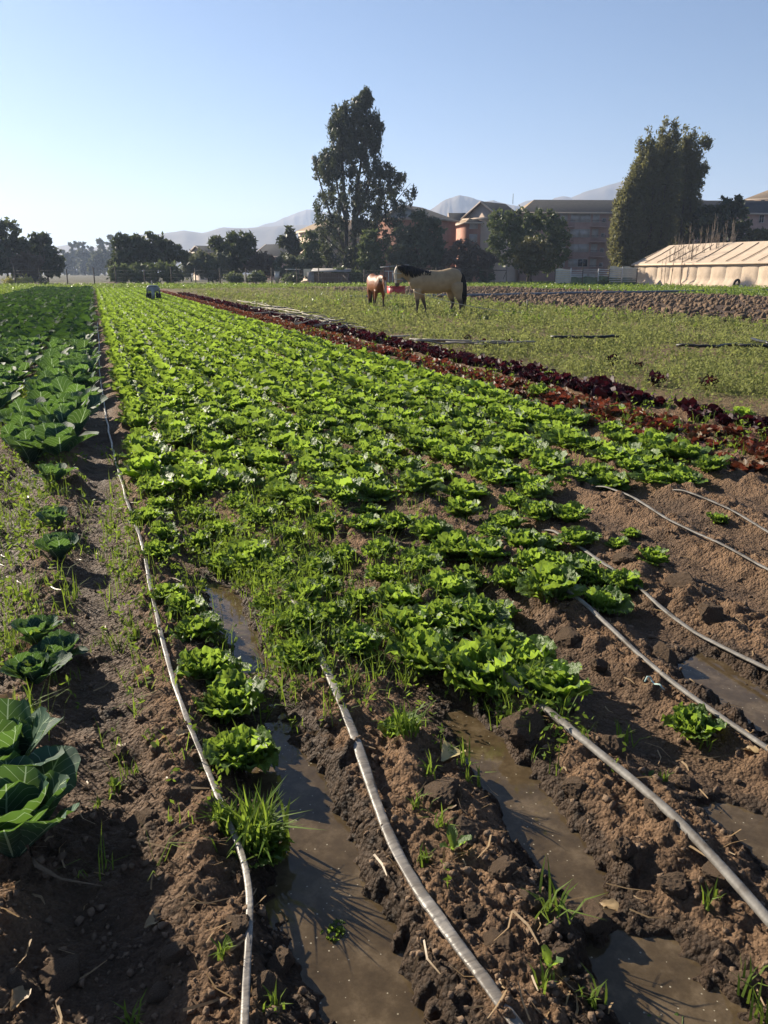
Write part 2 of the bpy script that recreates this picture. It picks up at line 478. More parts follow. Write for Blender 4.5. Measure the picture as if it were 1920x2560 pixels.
def height(x, y, detail=True):
    x = np.asarray(x, float); y = np.asarray(y, float)
    r = np.hypot(x, y)
    d = np.min(np.abs(x[..., None] + .03 * np.sin(y[..., None] * .7 + FURROWS * 3) - FURROWS), axis=-1)
    ridge = sstep(.05, .27, d)
    bed = sstep(BED_L - .5, BED_L, x) * sstep(BED_R + .5, BED_R, x)
    h = bed * (ridge * .062 - .026) + .035 * fbm(x * .9, y * .9, 3, 5) * (.3 + .7 * bed) * sstep(25, 5, r)
    soft = .35 + .65 * ridge
    if detail:
        fade = sstep(14, 7, r)
        pres = sstep(-.35, .35, fbm(x * 2.2, y * 2.2, 3, 71))
        wx = x + .05 * fbm(x * 12, y * 12, 3, 3); wy = y + .05 * fbm(x * 12, y * 12, 3, 13)
        cl = bumps(wx, wy, .16, 21, .03, .09, .68) * .75 * (1 + .6 * fbm(x * 30, y * 30, 3, 15))
        lump = billow(x * 5.5, y * 5.5, 5, 75, .62)
        h = h + fade * soft * (cl * (.3 + .7 * pres) + (.15 * lump - .03) * (.6 + .4 * pres) + .012 * fbm(x * 60, y * 60, 3, 81, .6))
    m = puddle_mask(x, y)
    h = np.maximum(h, WATER_Z + .008)
    lm = billow(x * 9, y * 9, 4, 95)
    h = h * (1 - m) + m * (WATER_Z - .026 + .075 * lm * (1.2 - m))
    # the bare walking strip left of the first tape is trodden flat
    return h

def hz(x, y):
    return float(height(np.array([x]), np.array([y]), False)[0]) + .006

rings = [0.45]
while rings[-1] < .9: rings.append(rings[-1] * 1.01)
while rings[-1] < 6: rings.append(rings[-1] * 1.0034)
while rings[-1] < 13: rings.append(rings[-1] * 1.006)
while rings[-1] < 160: rings.append(rings[-1] * 1.03)
while rings[-1] < 5200: rings.append(rings[-1] * 1.14)
rings = np.array(rings)
a0 = np.arange(YAW - R(42), YAW + R(42), .0042)
a1 = np.linspace(YAW + R(42), YAW - R(42) + 2 * math.pi, 74)[:-1]
angs = np.concatenate([a0, a1])
nr, na = len(rings), len(angs)
RR, AA = np.meshgrid(rings, angs, indexing='ij')
GX, GY = (RR * np.sin(AA)).ravel(), (RR * np.cos(AA)).ravel()
GZ = height(GX, GY)
GZ = GZ - sstep(400, 5000, RR.ravel()) * 3.0
gv = np.column_stack([GX, GY, GZ])
gv = np.vstack([gv, [[0, 0, 0]]])
ii, jj = np.meshgrid(np.arange(nr - 1), np.arange(na), indexing='ij')
j2 = (jj + 1) % na
quads = np.column_stack([(ii * na + jj).ravel(), (ii * na + j2).ravel(), ((ii + 1) * na + j2).ravel(), ((ii + 1) * na + jj).ravel()])[:, ::-1]
tri = np.column_stack([np.full(na, nr * na), (np.arange(na) + 1) % na, np.arange(na)])
gme = mesh_np('ground', gv, [quads, tri], smooth=True)
ground = obj('ground', gme, M['ground'])
tag(ground, 'brown furrowed soil of the vegetable field', 'ground', kind='structure')

# zone colours (albedo of what lies there)
PLOW_A = 19.0
X, Y = gv[:, 0], gv[:, 1]
mask = puddle_mask(X, Y, .45)
near_f = np.min(np.abs(X[:, None] - FURROWS), axis=1)
moist = np.clip(sstep(.26, .06, near_f) * .55 + .35 * fbm(X * 1.7, Y * 1.7, 3, 120) + .22 * sstep(.25, -.3, X), 0, 1)
moist = np.maximum(moist, sstep(0.0, .5, mask)) * sstep(16, 9, np.hypot(X, Y))
dryc, wetc = np.array([.245, .158, .099]), np.array([.078, .051, .033])
C = dryc[None] * (1 - moist[:, None]) + wetc[None] * moist[:, None]
def zone(mk, col, amt=1.0):
    global C
    k = (mk * amt)[:, None]
    C = C * (1 - k) + np.array(col)[None] * k
ptch = sstep(-.35, .25, fbm(X * .5, Y * .5, 4, 140))
zone(sstep(6.2, 6.9, X) * (.35 + .65 * ptch), (.16, .155, .065))
zone(sstep(-4.9, -5.4, X), (.13, .14, .05))
wob = fbm(X * .25, Y * .25, 3, 150) * 1.2
plow = sstep(17.6, 18.8, X + wob) * sstep(42.5, 41.0, X + wob) * sstep(90, 80, Y)
zone(plow, (.115, .078, .056))
zone(sstep(41.2, 42.5, X + wob) * sstep(52, 50, X + wob), (.15, .18, .05))
zone(sstep(50.5, 52, X + wob), (.17, .13, .08))
zone(sstep(55, 56, X + wob) * sstep(60.5, 59, X + wob), (.15, .18, .05))
zone(sstep(86, 92, Y + wob * 2) * sstep(24, 18, X), (.16, .16, .06))
zone(sstep(135, 160, np.hypot(X, Y)), (.09, .085, .05))
ca = gme.color_attributes.new('col', 'FLOAT_COLOR', 'POINT')
ca.data.foreach_set('color', np.column_stack([C, np.ones(len(C))]).astype(np.float32).ravel())
wa = gme.attributes.new('wet', 'FLOAT', 'POINT')
wa.data.foreach_set('value', moist.astype(np.float32))

# puddles: each a sheet of muddy water lying in its hollow
for (cx, y0, y1, hw, ln) in PUDDLES:
    yc, hy = (y0 + y1) / 2, (y1 - y0) / 2
    V, k = [], 40
    for i in range(k):
        a = 2 * math.pi * i / k
        ca_, sa_ = math.cos(a), math.sin(a)
        px = math.copysign(abs(ca_) ** .7, ca_) * hw * 2.1
        py = math.copysign(abs(sa_) ** .55, sa_) * hy * 1.5
        V.append((px + ln * py, py, 0))
    o = obj('puddle', mesh_np('puddle', V, [tuple(range(k))]), M['water'])
    o.location = (cx, yc, WATER_Z + .0015 * len(bpy.data.objects) % .003)
    tag(o, 'shallow muddy brown water standing in a furrow', 'puddle', 'puddles in the furrows', 'structure')

# ------------------------------------------------------------------ mountains (ridge lines stand far off)
def mountain(name, label, D, prof, depth, seed):
    """a ridge with a front and a back slope, ridge heights from the skyline"""
    xs = np.linspace(prof[0][0], prof[-1][0], 160)
    ys = np.interp(xs, [p[0] for p in prof], [p[1] for p in prof])
    rows, nrow = [], 21
    for k in range(nrow):
        t = k / (nrow - 1) * 2 - 1          # -1 front foot, 0 ridge, 1 back foot
        for i, (px, py) in enumerate(zip(xs, ys)):
            n = float(fbm(np.array([px * .035]), np.array([0.3]), 5, seed, .6)[0])
            top = at(px, py + 3.2 * n, D)
            hgt = max(top.z, 2)
            f = (1 - abs(t)) ** .8
            g = gat(px, D + t * depth)
            rg = float(billow(np.array([px * .035 + t * .8]), np.array([t * 7.0 + px * .012]), 4, seed + 7)[0]) - .35
            z = hgt * f * (1 + .55 * rg * (1 - f) ** .7)
            rows.append((g.x, g.y, z - 4))
    n = len(xs)
    F = [(k*n+i, k*n+i+1, (k+1)*n+i+1, (k+1)*n+i) for k in range(nrow - 1) for i in range(n - 1)]
    o = obj(name, mesh_np(name, rows, F, True), M['hill'])
    return tag(o, label, 'mountain', kind='structure')
mountain('mountain', 'nearer long blue-grey ridge of hills above the trees', 2000,
         [(-700, 640), (-300, 625), (60, 622), (150, 612), (185, 606), (215, 618), (250, 612), (300, 594), (345, 584), (400, 581), (440, 576), (465, 572), (490, 575), (515, 578), (545, 568), (565, 564), (600, 566), (640, 565), (700, 560), (760, 558), (830, 560), (930, 580), (1050, 600)], 380, 201)
mountain('mountain', 'hazy peak rising behind the long blue-grey ridge', 2900,
         [(560, 610), (640, 566), (670, 556), (690, 552), (720, 539), (750, 526), (772, 520), (800, 523), (850, 535), (920, 548), (1000, 560), (1060, 580)], 420, 211)
mountain('mountain', 'rounded blue mountain seen between the pink brick buildings', 2300,
         [(980, 590), (1040, 545), (1085, 512), (1105, 497), (1120, 491), (1145, 484), (1170, 488), (1190, 495), (1205, 500), (1228, 496), (1250, 503), (1290, 512), (1350, 530), (1400, 560)], 380, 221)
mountain('mountain', 'large mountain with rising slope behind the tall poplars', 2600,
         [(1240, 560), (1290, 506), (1315, 497), (1340, 495), (1362, 502), (1380, 489), (1402, 485), (1418, 490), (1445, 478), (1480, 466), (1520, 455), (1570, 440), (1620, 445), (1680, 475), (1725, 492), (1765, 500), (1830, 520), (2000, 545), (2300, 590), (2800, 640)], 420, 231)


# ------------------------------------------------------------------ trees and shrubs beyond the field
def leaf_cloud(cent, size, aspect=1.6, hang=0.0, rng=NR):
    """leaf-sized bent quads at the points cent (n,3)"""
    n = len(cent)
    a = rng.normal(size=(n, 3)); a[:, 2] = a[:, 2] * (1 - hang) - hang * 2.2
    a /= np.linalg.norm(a, axis=1)[:, None]
    b = np.cross(a, rng.normal(size=(n, 3))); b /= np.linalg.norm(b, axis=1)[:, None]
    s = (size * rng.uniform(.55, 1.35, n))[:, None]
    L, W = a * s * aspect * .5, b * s * .5
    nn = np.cross(a, b) * s * .12
    V = np.stack([cent - L, cent + W * .8 + nn, cent + L, cent - W * .8 + nn], 1).reshape(-1, 3)
    F = np.arange(n * 4).reshape(n, 4)
    return V, F

def ellipsoid_points(c, rad, n, sub, clr, rng=NR):
    """points gathered in small clumps spread through an ellipsoid, more of them near its skin"""
    d = rng.normal(size=(sub, 3)); d /= np.linalg.norm(d, axis=1)[:, None]
    q = d * (rng.uniform(.25, 1, sub) ** .45)[:, None]
    cc = np.array(c) + q * np.array(rad)
    k = rng.integers(0, sub, n)
    return cc[k] + rng.normal(size=(n, 3)) * clr * np.array([1, 1, .8])

def tree(name, label, cat, px, D, blobs, nleaf, lsize, mat, trunk=None, limbs=5, aspect=1.6, hang=0.0, group=None, clump=None, barkm='bark', seed=1, squash=.8):
    """blobs: (px x, px y, half width px, half height px); base column px at depth D"""
    rng = np.random.default_rng(seed)
    base = gat(px, D)
    t = empty(name, base, CAMRZ)
    mpp = D / FPX * 1.02
    BL = []
    for (bx, by, bw, bh) in blobs:
        zc = at(bx, by, D).z
        BL.append(((bx - px) * mpp, 0.0, max(zc, bh * mpp * .7), bw * mpp, bw * mpp * squash, bh * mpp))
    area = np.array([b[3] * b[5] for b in BL]); area = area / area.sum()
    P = []
    for b, ar in zip(BL, area):
        n = int(nleaf * ar)
        off = rng.uniform(-.35, .35) * b[4]
        cl = clump or max(.25, .13 * min(b[3], b[5]))
        P.append(ellipsoid_points((b[0], off, b[2]), (b[3] * .92, b[4], b[5] * .92), n, max(8, int(n / 26)), cl, rng))
    P = np.concatenate(P); P[:, 2] = np.maximum(P[:, 2], .1)
    V, F = leaf_cloud(P, lsize, aspect, hang, rng)
    obj('crown', mesh_np('crown', V, F), mat, t)
    mb = MB()
    top = max(b[2] for b in BL)
    r0 = trunk or max(.10, top * .022)
    mid = BL[int(np.argmax(area))]
    pts = [(0, 0, -.2), (rng.uniform(-.1, .1), 0, top * .2), (mid[0] * .35, mid[1] * .3, top * .5), (mid[0] * .7, 0, top * .85)]
    mb.tube(pts, [r0 * 1.25, r0, r0 * .7, r0 * .25], 8)
    for i in range(limbs):
        b = BL[i % len(BL)]
        f = rng.uniform(.12, .45)
        s = Vector((mid[0] * f * .6, 0, top * f))
        e = Vector((b[0] + rng.uniform(-.5, .5) * b[3], rng.uniform(-.5, .5) * b[4], b[2] + rng.uniform(-.2, .6) * b[5]))
        m_ = (s + e) / 2 + Vector((0, 0, (e - s).length * .06))
        mb.tube([s, m_, e], [r0 * .5, r0 * .32, r0 * .08], 6)
    mb.build('trunk', M[barkm], t, True)
    tag(t, label, cat, group)
    return t

tree('evergreen_tree', 'tall dark evergreen, biggest of the pair behind the grey bush', 'tree', 20, 125,
     [(10, 585, 55, 42), (-40, 580, 60, 45), (25, 640, 60, 50), (60, 600, 30, 30), (-60, 650, 60, 55), (50, 655, 45, 40)], 5200, .55, M['f_dark'], seed=1, group='dark trees beyond the fence')
tree('evergreen_tree', 'dark rounded evergreen beside the hazy far trees', 'tree', 118, 128,
     [(118, 625, 36, 36), (110, 600, 20, 16), (130, 655, 32, 36), (95, 650, 30, 40)], 3000, .5, M['f_dark'], seed=2, group='dark trees beyond the fence')
tree('bare_bush', 'thin grey-brown twiggy bush in front of dark evergreens', 'bush', 74, 121,
     [(72, 662, 34, 24), (55, 650, 20, 16), (90, 655, 22, 18), (75, 690, 20, 16)], 2200, .22, M['f_brown'], trunk=.12, limbs=12, aspect=4, seed=3)
for i, (px, hw, hh, D) in enumerate([(22, 15, 9, 113), (44, 10, 8, 114), (62, 9, 10, 115), (98, 12, 6, 116)]):
    tree('flowering_shrub', 'low yellow-flowered shrub at the foot of the fence', 'shrub', px, D, [(px, 704, hw, hh), (px + 5, 709, hw, hh * .7)], 420, .2, M['f_yellow'] if i < 3 else M['f_olive'], trunk=.04, limbs=3, seed=10 + i, group='yellow shrubs by the fence')
for i, (px, top, hw, D) in enumerate([(168, 622, 14, 520), (190, 602, 15, 560), (213, 604, 18, 540), (231, 612, 12, 600), (262, 598, 20, 480), (284, 588, 16, 500), (246, 630, 22, 450)]):
    h = (690 - top) / 2
    tree('far_tree', 'pale hazy tree in the distance between two dark evergreens', 'tree', px, D,
         [(px, top + h * .45, hw * .75, h * .45), (px + 3, top + h, hw * 1.1, h * .5), (px - 4, top + h * 1.4, hw * 1.2, h * .5)], 1500, 1.5, M['f_grey'], seed=20 + i, group='hazy far trees')
tree('broadleaf_tree', 'wide dark many-topped tree above the clipped hedge', 'tree', 375, 128,
     [(322, 618, 30, 32), (352, 608, 24, 26), (378, 612, 30, 34), (410, 612, 24, 24), (436, 630, 24, 22), (385, 645, 55, 30), (330, 650, 36, 26), (298, 655, 22, 16), (455, 648, 14, 18)], 6500, .5, M['f_dark'], limbs=9, seed=30)
for i, (px, top, w) in enumerate([(298, 668, 26), (345, 664, 30), (393, 662, 30), (432, 664, 26)]):
    tree('hedge_bush', 'dense dark green hedge bush behind the wire fence', 'bush', px, 118,
         [(px, (top + 704) / 2, w, (704 - top) / 2 + 3)], 1300, .32, M['f_hedge'], trunk=.1, limbs=4, seed=40 + i, group='hedge behind the fence')
tree('feathery_tree', 'dark feathery spreading tree standing left of the far long roof', 'tree', 590, 126,
     [(600, 600, 32, 22), (570, 615, 26, 26), (620, 622, 26, 26), (590, 640, 48, 30), (548, 612, 18, 20), (585, 665, 40, 25)], 5200, .36, M['f_dark'], limbs=9, aspect=2.6, seed=50)
tree('grey_bush', 'grey-green rounded bush growing against the feathery tree', 'bush', 520, 122,
     [(515, 650, 34, 24), (500, 665, 26, 22), (545, 660, 30, 28), (530, 680, 36, 20)], 2600, .38, M['f_grey'], seed=51, limbs=5)
tree('grey_bush', 'pale green low bush beside the far hazy ridge', 'bush', 478, 150,
     [(475, 655, 16, 22), (468, 675, 18, 18)], 1000, .4, M['f_grey'], seed=52, limbs=4)
tree('bare_bush', 'brownish leafless bush under the far long roof', 'bush', 660, 124,
     [(662, 650, 28, 18), (650, 668, 34, 20), (680, 672, 24, 18)], 2200, .24, M['f_brown'], trunk=.14, limbs=14, aspect=4, seed=53)
tree('slender_eucalyptus', 'slender eucalyptus with three pointed tops before the mountain', 'tree', 727, 135,
     [(727, 583, 9, 16), (714, 604, 12, 14), (748, 610, 9, 14), (730, 612, 12, 20), (735, 640, 30, 14)], 1700, .42, M['f_euc'], aspect=2.4, hang=.3, seed=54, limbs=5)
tree('dark_bush', 'dark rounded bush with a pale dusty top under slender eucalyptus', 'bush', 728, 122,
     [(715, 660, 34, 18), (755, 665, 26, 18), (735, 682, 44, 14)], 2200, .36, M['f_grey'], seed=55)
tree('evergreen_tree', 'small loose tree pressed against the pink gable wall', 'tree', 778, 124,
     [(778, 592, 12, 18), (782, 625, 18, 24), (772, 655, 26, 22), (790, 665, 24, 20), (765, 615, 9, 10)], 2300, .36, M['f_hedge'], seed=56)

# the tall eucalyptus: limbs that carry hanging curtains of leaves
def big_eucalyptus():
    D, px = 128.0, 872
    rng = np.random.default_rng(77)
    mpp = D / FPX * 1.02
    t = empty('tall_eucalyptus', gat(px, D), CAMRZ)
    def L(x, y, dep=0.0): return Vector(((x - px) * mpp, dep, at(x, y, D).z))
    mb = MB()
    stems = [[(888, 700), (887, 640), (884, 560), (892, 480), (905, 390), (915, 300), (917, 235)],
             [(876, 695), (866, 640), (868, 560), (862, 470), (860, 380), (862, 290), (862, 262)],
             [(884, 660), (905, 590), (935, 520), (965, 470), (1000, 440)],
             [(872, 650), (845, 580), (820, 500), (800, 420), (793, 390)],
             [(886, 560), (915, 480), (935, 400), (940, 310), (938, 295)],
             [(868, 560), (850, 480), (838, 400), (845, 320)],
             [(905, 600), (940, 560), (985, 500), (1015, 460)],
             [(866, 640), (835, 610), (805, 580), (795, 560)]]
    for i, s in enumerate(stems):
        dep = [0, .6, 1.2, -.8, .5, -.5, -1.5, 1.0][i]
        n = len(s)
        r0 = [.42, .38, .26, .24, .2, .18, .16, .15][i]
        mb.tube([L(x, y, dep * (j / n)) for j, (x, y) in enumerate(s)], [r0 * (1 - .88 * j / (n - 1)) for j in range(n)], 8)
    mb.build('trunk', M['bark'], t, True)
    # outline of the crown: row y -> left, right edge
    ys = [228, 250, 262, 290, 320, 360, 382, 405, 425, 450, 480, 510, 540, 575, 610, 640, 670]
    lf = [912, 893, 850, 832, 830, 834, 815, 788, 790, 800, 798, 790, 782, 790, 800, 808, 820]
    rt = [922, 930, 926, 950, 955, 948, 948, 952, 985, 1020, 1030, 1010, 1000, 990, 975, 960, 930]
    V = []
    nclump = 690
    tries = 0
    while len(V) < nclump and tries < 20000:
        tries += 1
        y = rng.uniform(228, 665)
        l, r = np.interp(y, ys, lf), np.interp(y, ys, rt)
        l, r = l + 4, r - 4
        if r - l < 4: l, r = (l + r) / 2 - 3, (l + r) / 2 + 3
        x = rng.uniform(l, r)
        edge = min(x - l, r - x)
        if rng.random() > (.95 if y < 560 else .55): continue
        # gaps: vertical slots where sky shows through
        g = float(fbm(np.array([x * .045]), np.array([y * .016]), 3, 88)[0])
        if g > .23 and edge > 4: continue
        hw = (r - l) / 2
        u = (x - (l + r) / 2) / hw
        dep = math.sqrt(max(0, 1 - u * u)) * hw * mpp * .75
        V.append((x, y, rng.uniform(-1, 1) * dep))
    cen = []
    for (x, y, dep) in V:
        p = L(x, y, dep)
        n = int(rng.integers(36, 60))
        ln = rng.uniform(.8, 2.0)
        q = rng.normal(size=(n, 3)) * np.array([.24, .24, .12])
        q[:, 2] += -rng.random(n) * ln + ln * .3
        cen.append(np.array(p)[None] + q)
    cen = np.concatenate(cen)
    Vv, F = leaf_cloud(cen, .24, 2.6, .45, rng)
    obj('crown', mesh_np('crown', Vv, F), M['f_euc'], t)
    tag(t, 'tallest dark eucalyptus with hanging foliage and forked trunk behind the horses', 'tree')
big_eucalyptus()

tree('young_tree', 'young upright light green tree in front of the tall eucalyptus', 'tree', 925, 118,
     [(925, 595, 17, 24), (922, 630, 26, 30), (935, 655, 26, 30), (915, 660, 22, 25)], 3000, .34, M['f_hedge'], seed=60)
tree('grey_tree', 'broad silvery green tree in front of white gable', 'tree', 1045, 119,
     [(1050, 560, 38, 30), (1020, 590, 38, 38), (1070, 590, 38, 40), (1040, 625, 60, 40), (1000, 640, 30, 40), (1090, 630, 34, 36), (1050, 665, 65, 26)], 7500, .36, M['f_grey'], limbs=9, seed=61)
tree('feathery_tree', 'brown-green scrubby tree below the hip-roofed pink house', 'tree', 1165, 117,
     [(1165, 630, 40, 28), (1140, 655, 34, 28), (1195, 655, 40, 30), (1175, 680, 55, 18)], 4200, .3, M['f_brown'], limbs=9, aspect=2.6, seed=62)
tree('broadleaf_tree', 'wide dark green tree hiding the long apartment block', 'tree', 1320, 121,
     [(1255, 560, 36, 34), (1300, 555, 40, 30), (1350, 550, 38, 26), (1385, 575, 32, 36), (1330, 600, 70, 45), (1260, 610, 45, 50), (1390, 620, 28, 50), (1350, 650, 55, 36)], 8500, .36, M['f_hedge'], limbs=9, seed=63)
tree('olive_bush', 'rounded olive-yellow bushy tree beside the white slat fence', 'tree', 1328, 114,
     [(1330, 615, 30, 24), (1310, 640, 34, 30), (1350, 640, 32, 30), (1328, 662, 52, 22)], 3800, .3, M['f_olive'], limbs=9, seed=64)
for i, (px, w, top, m, lab) in enumerate([(845, 22, 672, 'f_hedge', 'dark low bush beside the wooden shed wall'), (890, 18, 680, 'f_hedge', 'dark clipped round bush between shed and brown horse'), (1215, 18, 664, 'f_grey', 'grey-green bush behind the pale wooden goal frame'),
                                          (1105, 24, 670, 'f_brown', 'brown scrub bush behind the pale horse back'), (1030, 26, 672, 'f_hedge', 'dark undergrowth bush behind the pale horse mane'), (585, 18, 690, 'f_hedge', 'dark bramble bush under the feathery tree'), (640, 22, 686, 'f_hedge', 'dark bramble bush under the brown leafless bush'), (730, 26, 688, 'f_hedge', 'dark bramble bush behind the braced gate post')]):
    tree('low_bush', lab, 'bush', px, 116, [(px, (top + 706) / 2, w, (706 - top) / 2 + 2)], 900, .28, M[m], trunk=.06, limbs=6, seed=70 + i)

def poplar_columns():
    D = 128.0
    cols = [(1556, 405, 656, 30, 'shortest'), (1596, 322, 660, 40, 'middle'), (1642, 276, 664, 38, 'tallest'), (1690, 284, 662, 38, 'broad shaded')]
    mpp = D / FPX * 1.02
    for i, (px, ty, by, hw, nm) in enumerate(cols):
        rng = np.random.default_rng(90 + i)
        dd = [-2.0, -1.0, 0.0, 3.5][i]
        t = empty('poplar_tree', gat(px, D + dd), CAMRZ)
        cen = []
        # upright plumes that lean together
        for k in range(34):
            a = rng.uniform(0, 2 * math.pi); rr = math.sqrt(rng.random())
            bx = math.cos(a) * rr * hw * mpp; by_ = math.sin(a) * rr * hw * mpp * .9
            htop = at(px, ty, D).z * (1 - .20 * rr ** 2) * rng.uniform(.80, 1.0)
            hb = rng.uniform(.6, htop * .55)
            nc = int(16 + 3.2 * (htop - hb))
            z = rng.uniform(0, 1, nc)
            w = (.95 * np.sin(np.pi * np.clip(z, 0, 1)) ** .6 + .10) * rng.uniform(.8, 1.25)
            th = rng.uniform(0, 2 * math.pi, nc); q = np.sqrt(rng.random(nc))
            cc = np.column_stack([bx * (1 - .22 * z) + np.cos(th) * q * w, by_ * (1 - .22 * z) + np.sin(th) * q * w, hb + z * (htop - hb)])
            kk = rng.integers(0, nc, nc * 11)
            cen.append(cc[kk] + rng.normal(size=(len(kk), 3)) * np.array([.20, .20, .34]))
        cen = np.concatenate(cen)
        if i == 3:   # ragged far side
            for (ex, ey, ew, eh) in [(1728, 345, 14, 20), (1738, 350, 8, 12), (1732, 415, 12, 18), (1722, 440, 14, 24)]:
                n = 260
                p = rng.normal(size=(n, 3)) * np.array([ew, ew, eh]) * mpp * .45
                p[:, 0] += (ex - px) * mpp; p[:, 2] += at(ex, ey, D).z
                cen = np.concatenate([cen, p])
        V, F = leaf_cloud(cen, .24, 2.2, -.25, rng)
        obj('crown', mesh_np('crown', V, F), M['f_cyp'], t)
        mb = MB()
        H = at(px, ty, D).z
        mb.tube([(0, 0, -.2), (0, 0, H * .4), (0, 0, H * .9)], [.4, .28, .05], 8)
        for k in range(7):
            a = k * .9; r_ = hw * mpp * .6
            mb.tube([(0, 0, .8 + k * .3), (math.cos(a) * r_, math.sin(a) * r_, H * .35), (math.cos(a) * r_ * .8, math.sin(a) * r_ * .8, H * .7)], [.16, .12, .03], 5)
        mb.build('trunk', M['bark'], t, True)
        tag(t, {'shortest': 'shortest plume of the poplar clump, beside the apartment wall', 'middle': 'olive-lit middle poplar of the clump by the tent',
                'tallest': 'tallest poplar of the clump by the tent', 'broad shaded': 'broad dark shaded poplar with ragged twigs behind the tent'}[nm], 'tree', 'poplar clump by the tent')
poplar_columns()
tree('evergreen_tree', 'dark ragged-topped evergreen behind bare saplings', 'tree', 1800, 128,
     [(1800, 520, 26, 24), (1822, 510, 14, 18), (1775, 560, 40, 45), (1830, 560, 30, 45), (1800, 600, 60, 40), (1745, 560, 30, 40)], 6000, .42, M['f_dark'], seed=66)
tree('olive_bush', 'dull olive bush before the pink wall behind tent', 'bush', 1885, 124,
     [(1880, 590, 22, 20), (1900, 600, 22, 20)], 1000, .36, M['f_olive'], seed=67)
tree('low_bush', 'small isolated round green bush on the verge before tent', 'bush', 1507, 100,
     [(1507, 709, 11, 7)], 420, .2, M['f_hedge'], trunk=.04, limbs=3, seed=68)

# bare saplings behind the tent
sap = []
for k in range(4):
    rg = random.Random(k); mb = MB()
    H = 5.6 + k * .7
    mb.tube([(0, 0, 0), (rg.uniform(-.1, .1), 0, H * .5), (rg.uniform(-.25, .25), 0, H)], [.06, .045, .012], 5)
    for j in range(12):
        z = rg.uniform(.25, .9) * H; a = rg.uniform(0, 6.28); l = rg.uniform(.5, 1.3)
        mb.tube([(0, 0, z), (math.cos(a) * l * .25, math.sin(a) * l * .25, z + l)], [.022, .008], 4)
    sap.append(mesh_np('sapling', mb.v, mb.f)); sap[-1].materials.append(M['palebark'])
rg = random.Random(4)
for k in range(46):
    px = 1655 + k * 3.9 + rg.uniform(-2, 2)
    o = obj('bare_sapling', sap[k % 4]); o.location = gat(px, 104 + rg.uniform(-2.5, 4))
    o.rotation_euler = (0, rg.uniform(-.05, .05), rg.uniform(0, 6))
    s = rg.uniform(.8, 1.12) * np.interp(px, [1655, 1700, 1760, 1830], [.62, .82, 1.0, 1.0]); o.scale = (s, s, s)
    tag(o, 'leafless pale sapling in the thicket behind the tent ridge', 'sapling', 'bare saplings behind the tent')

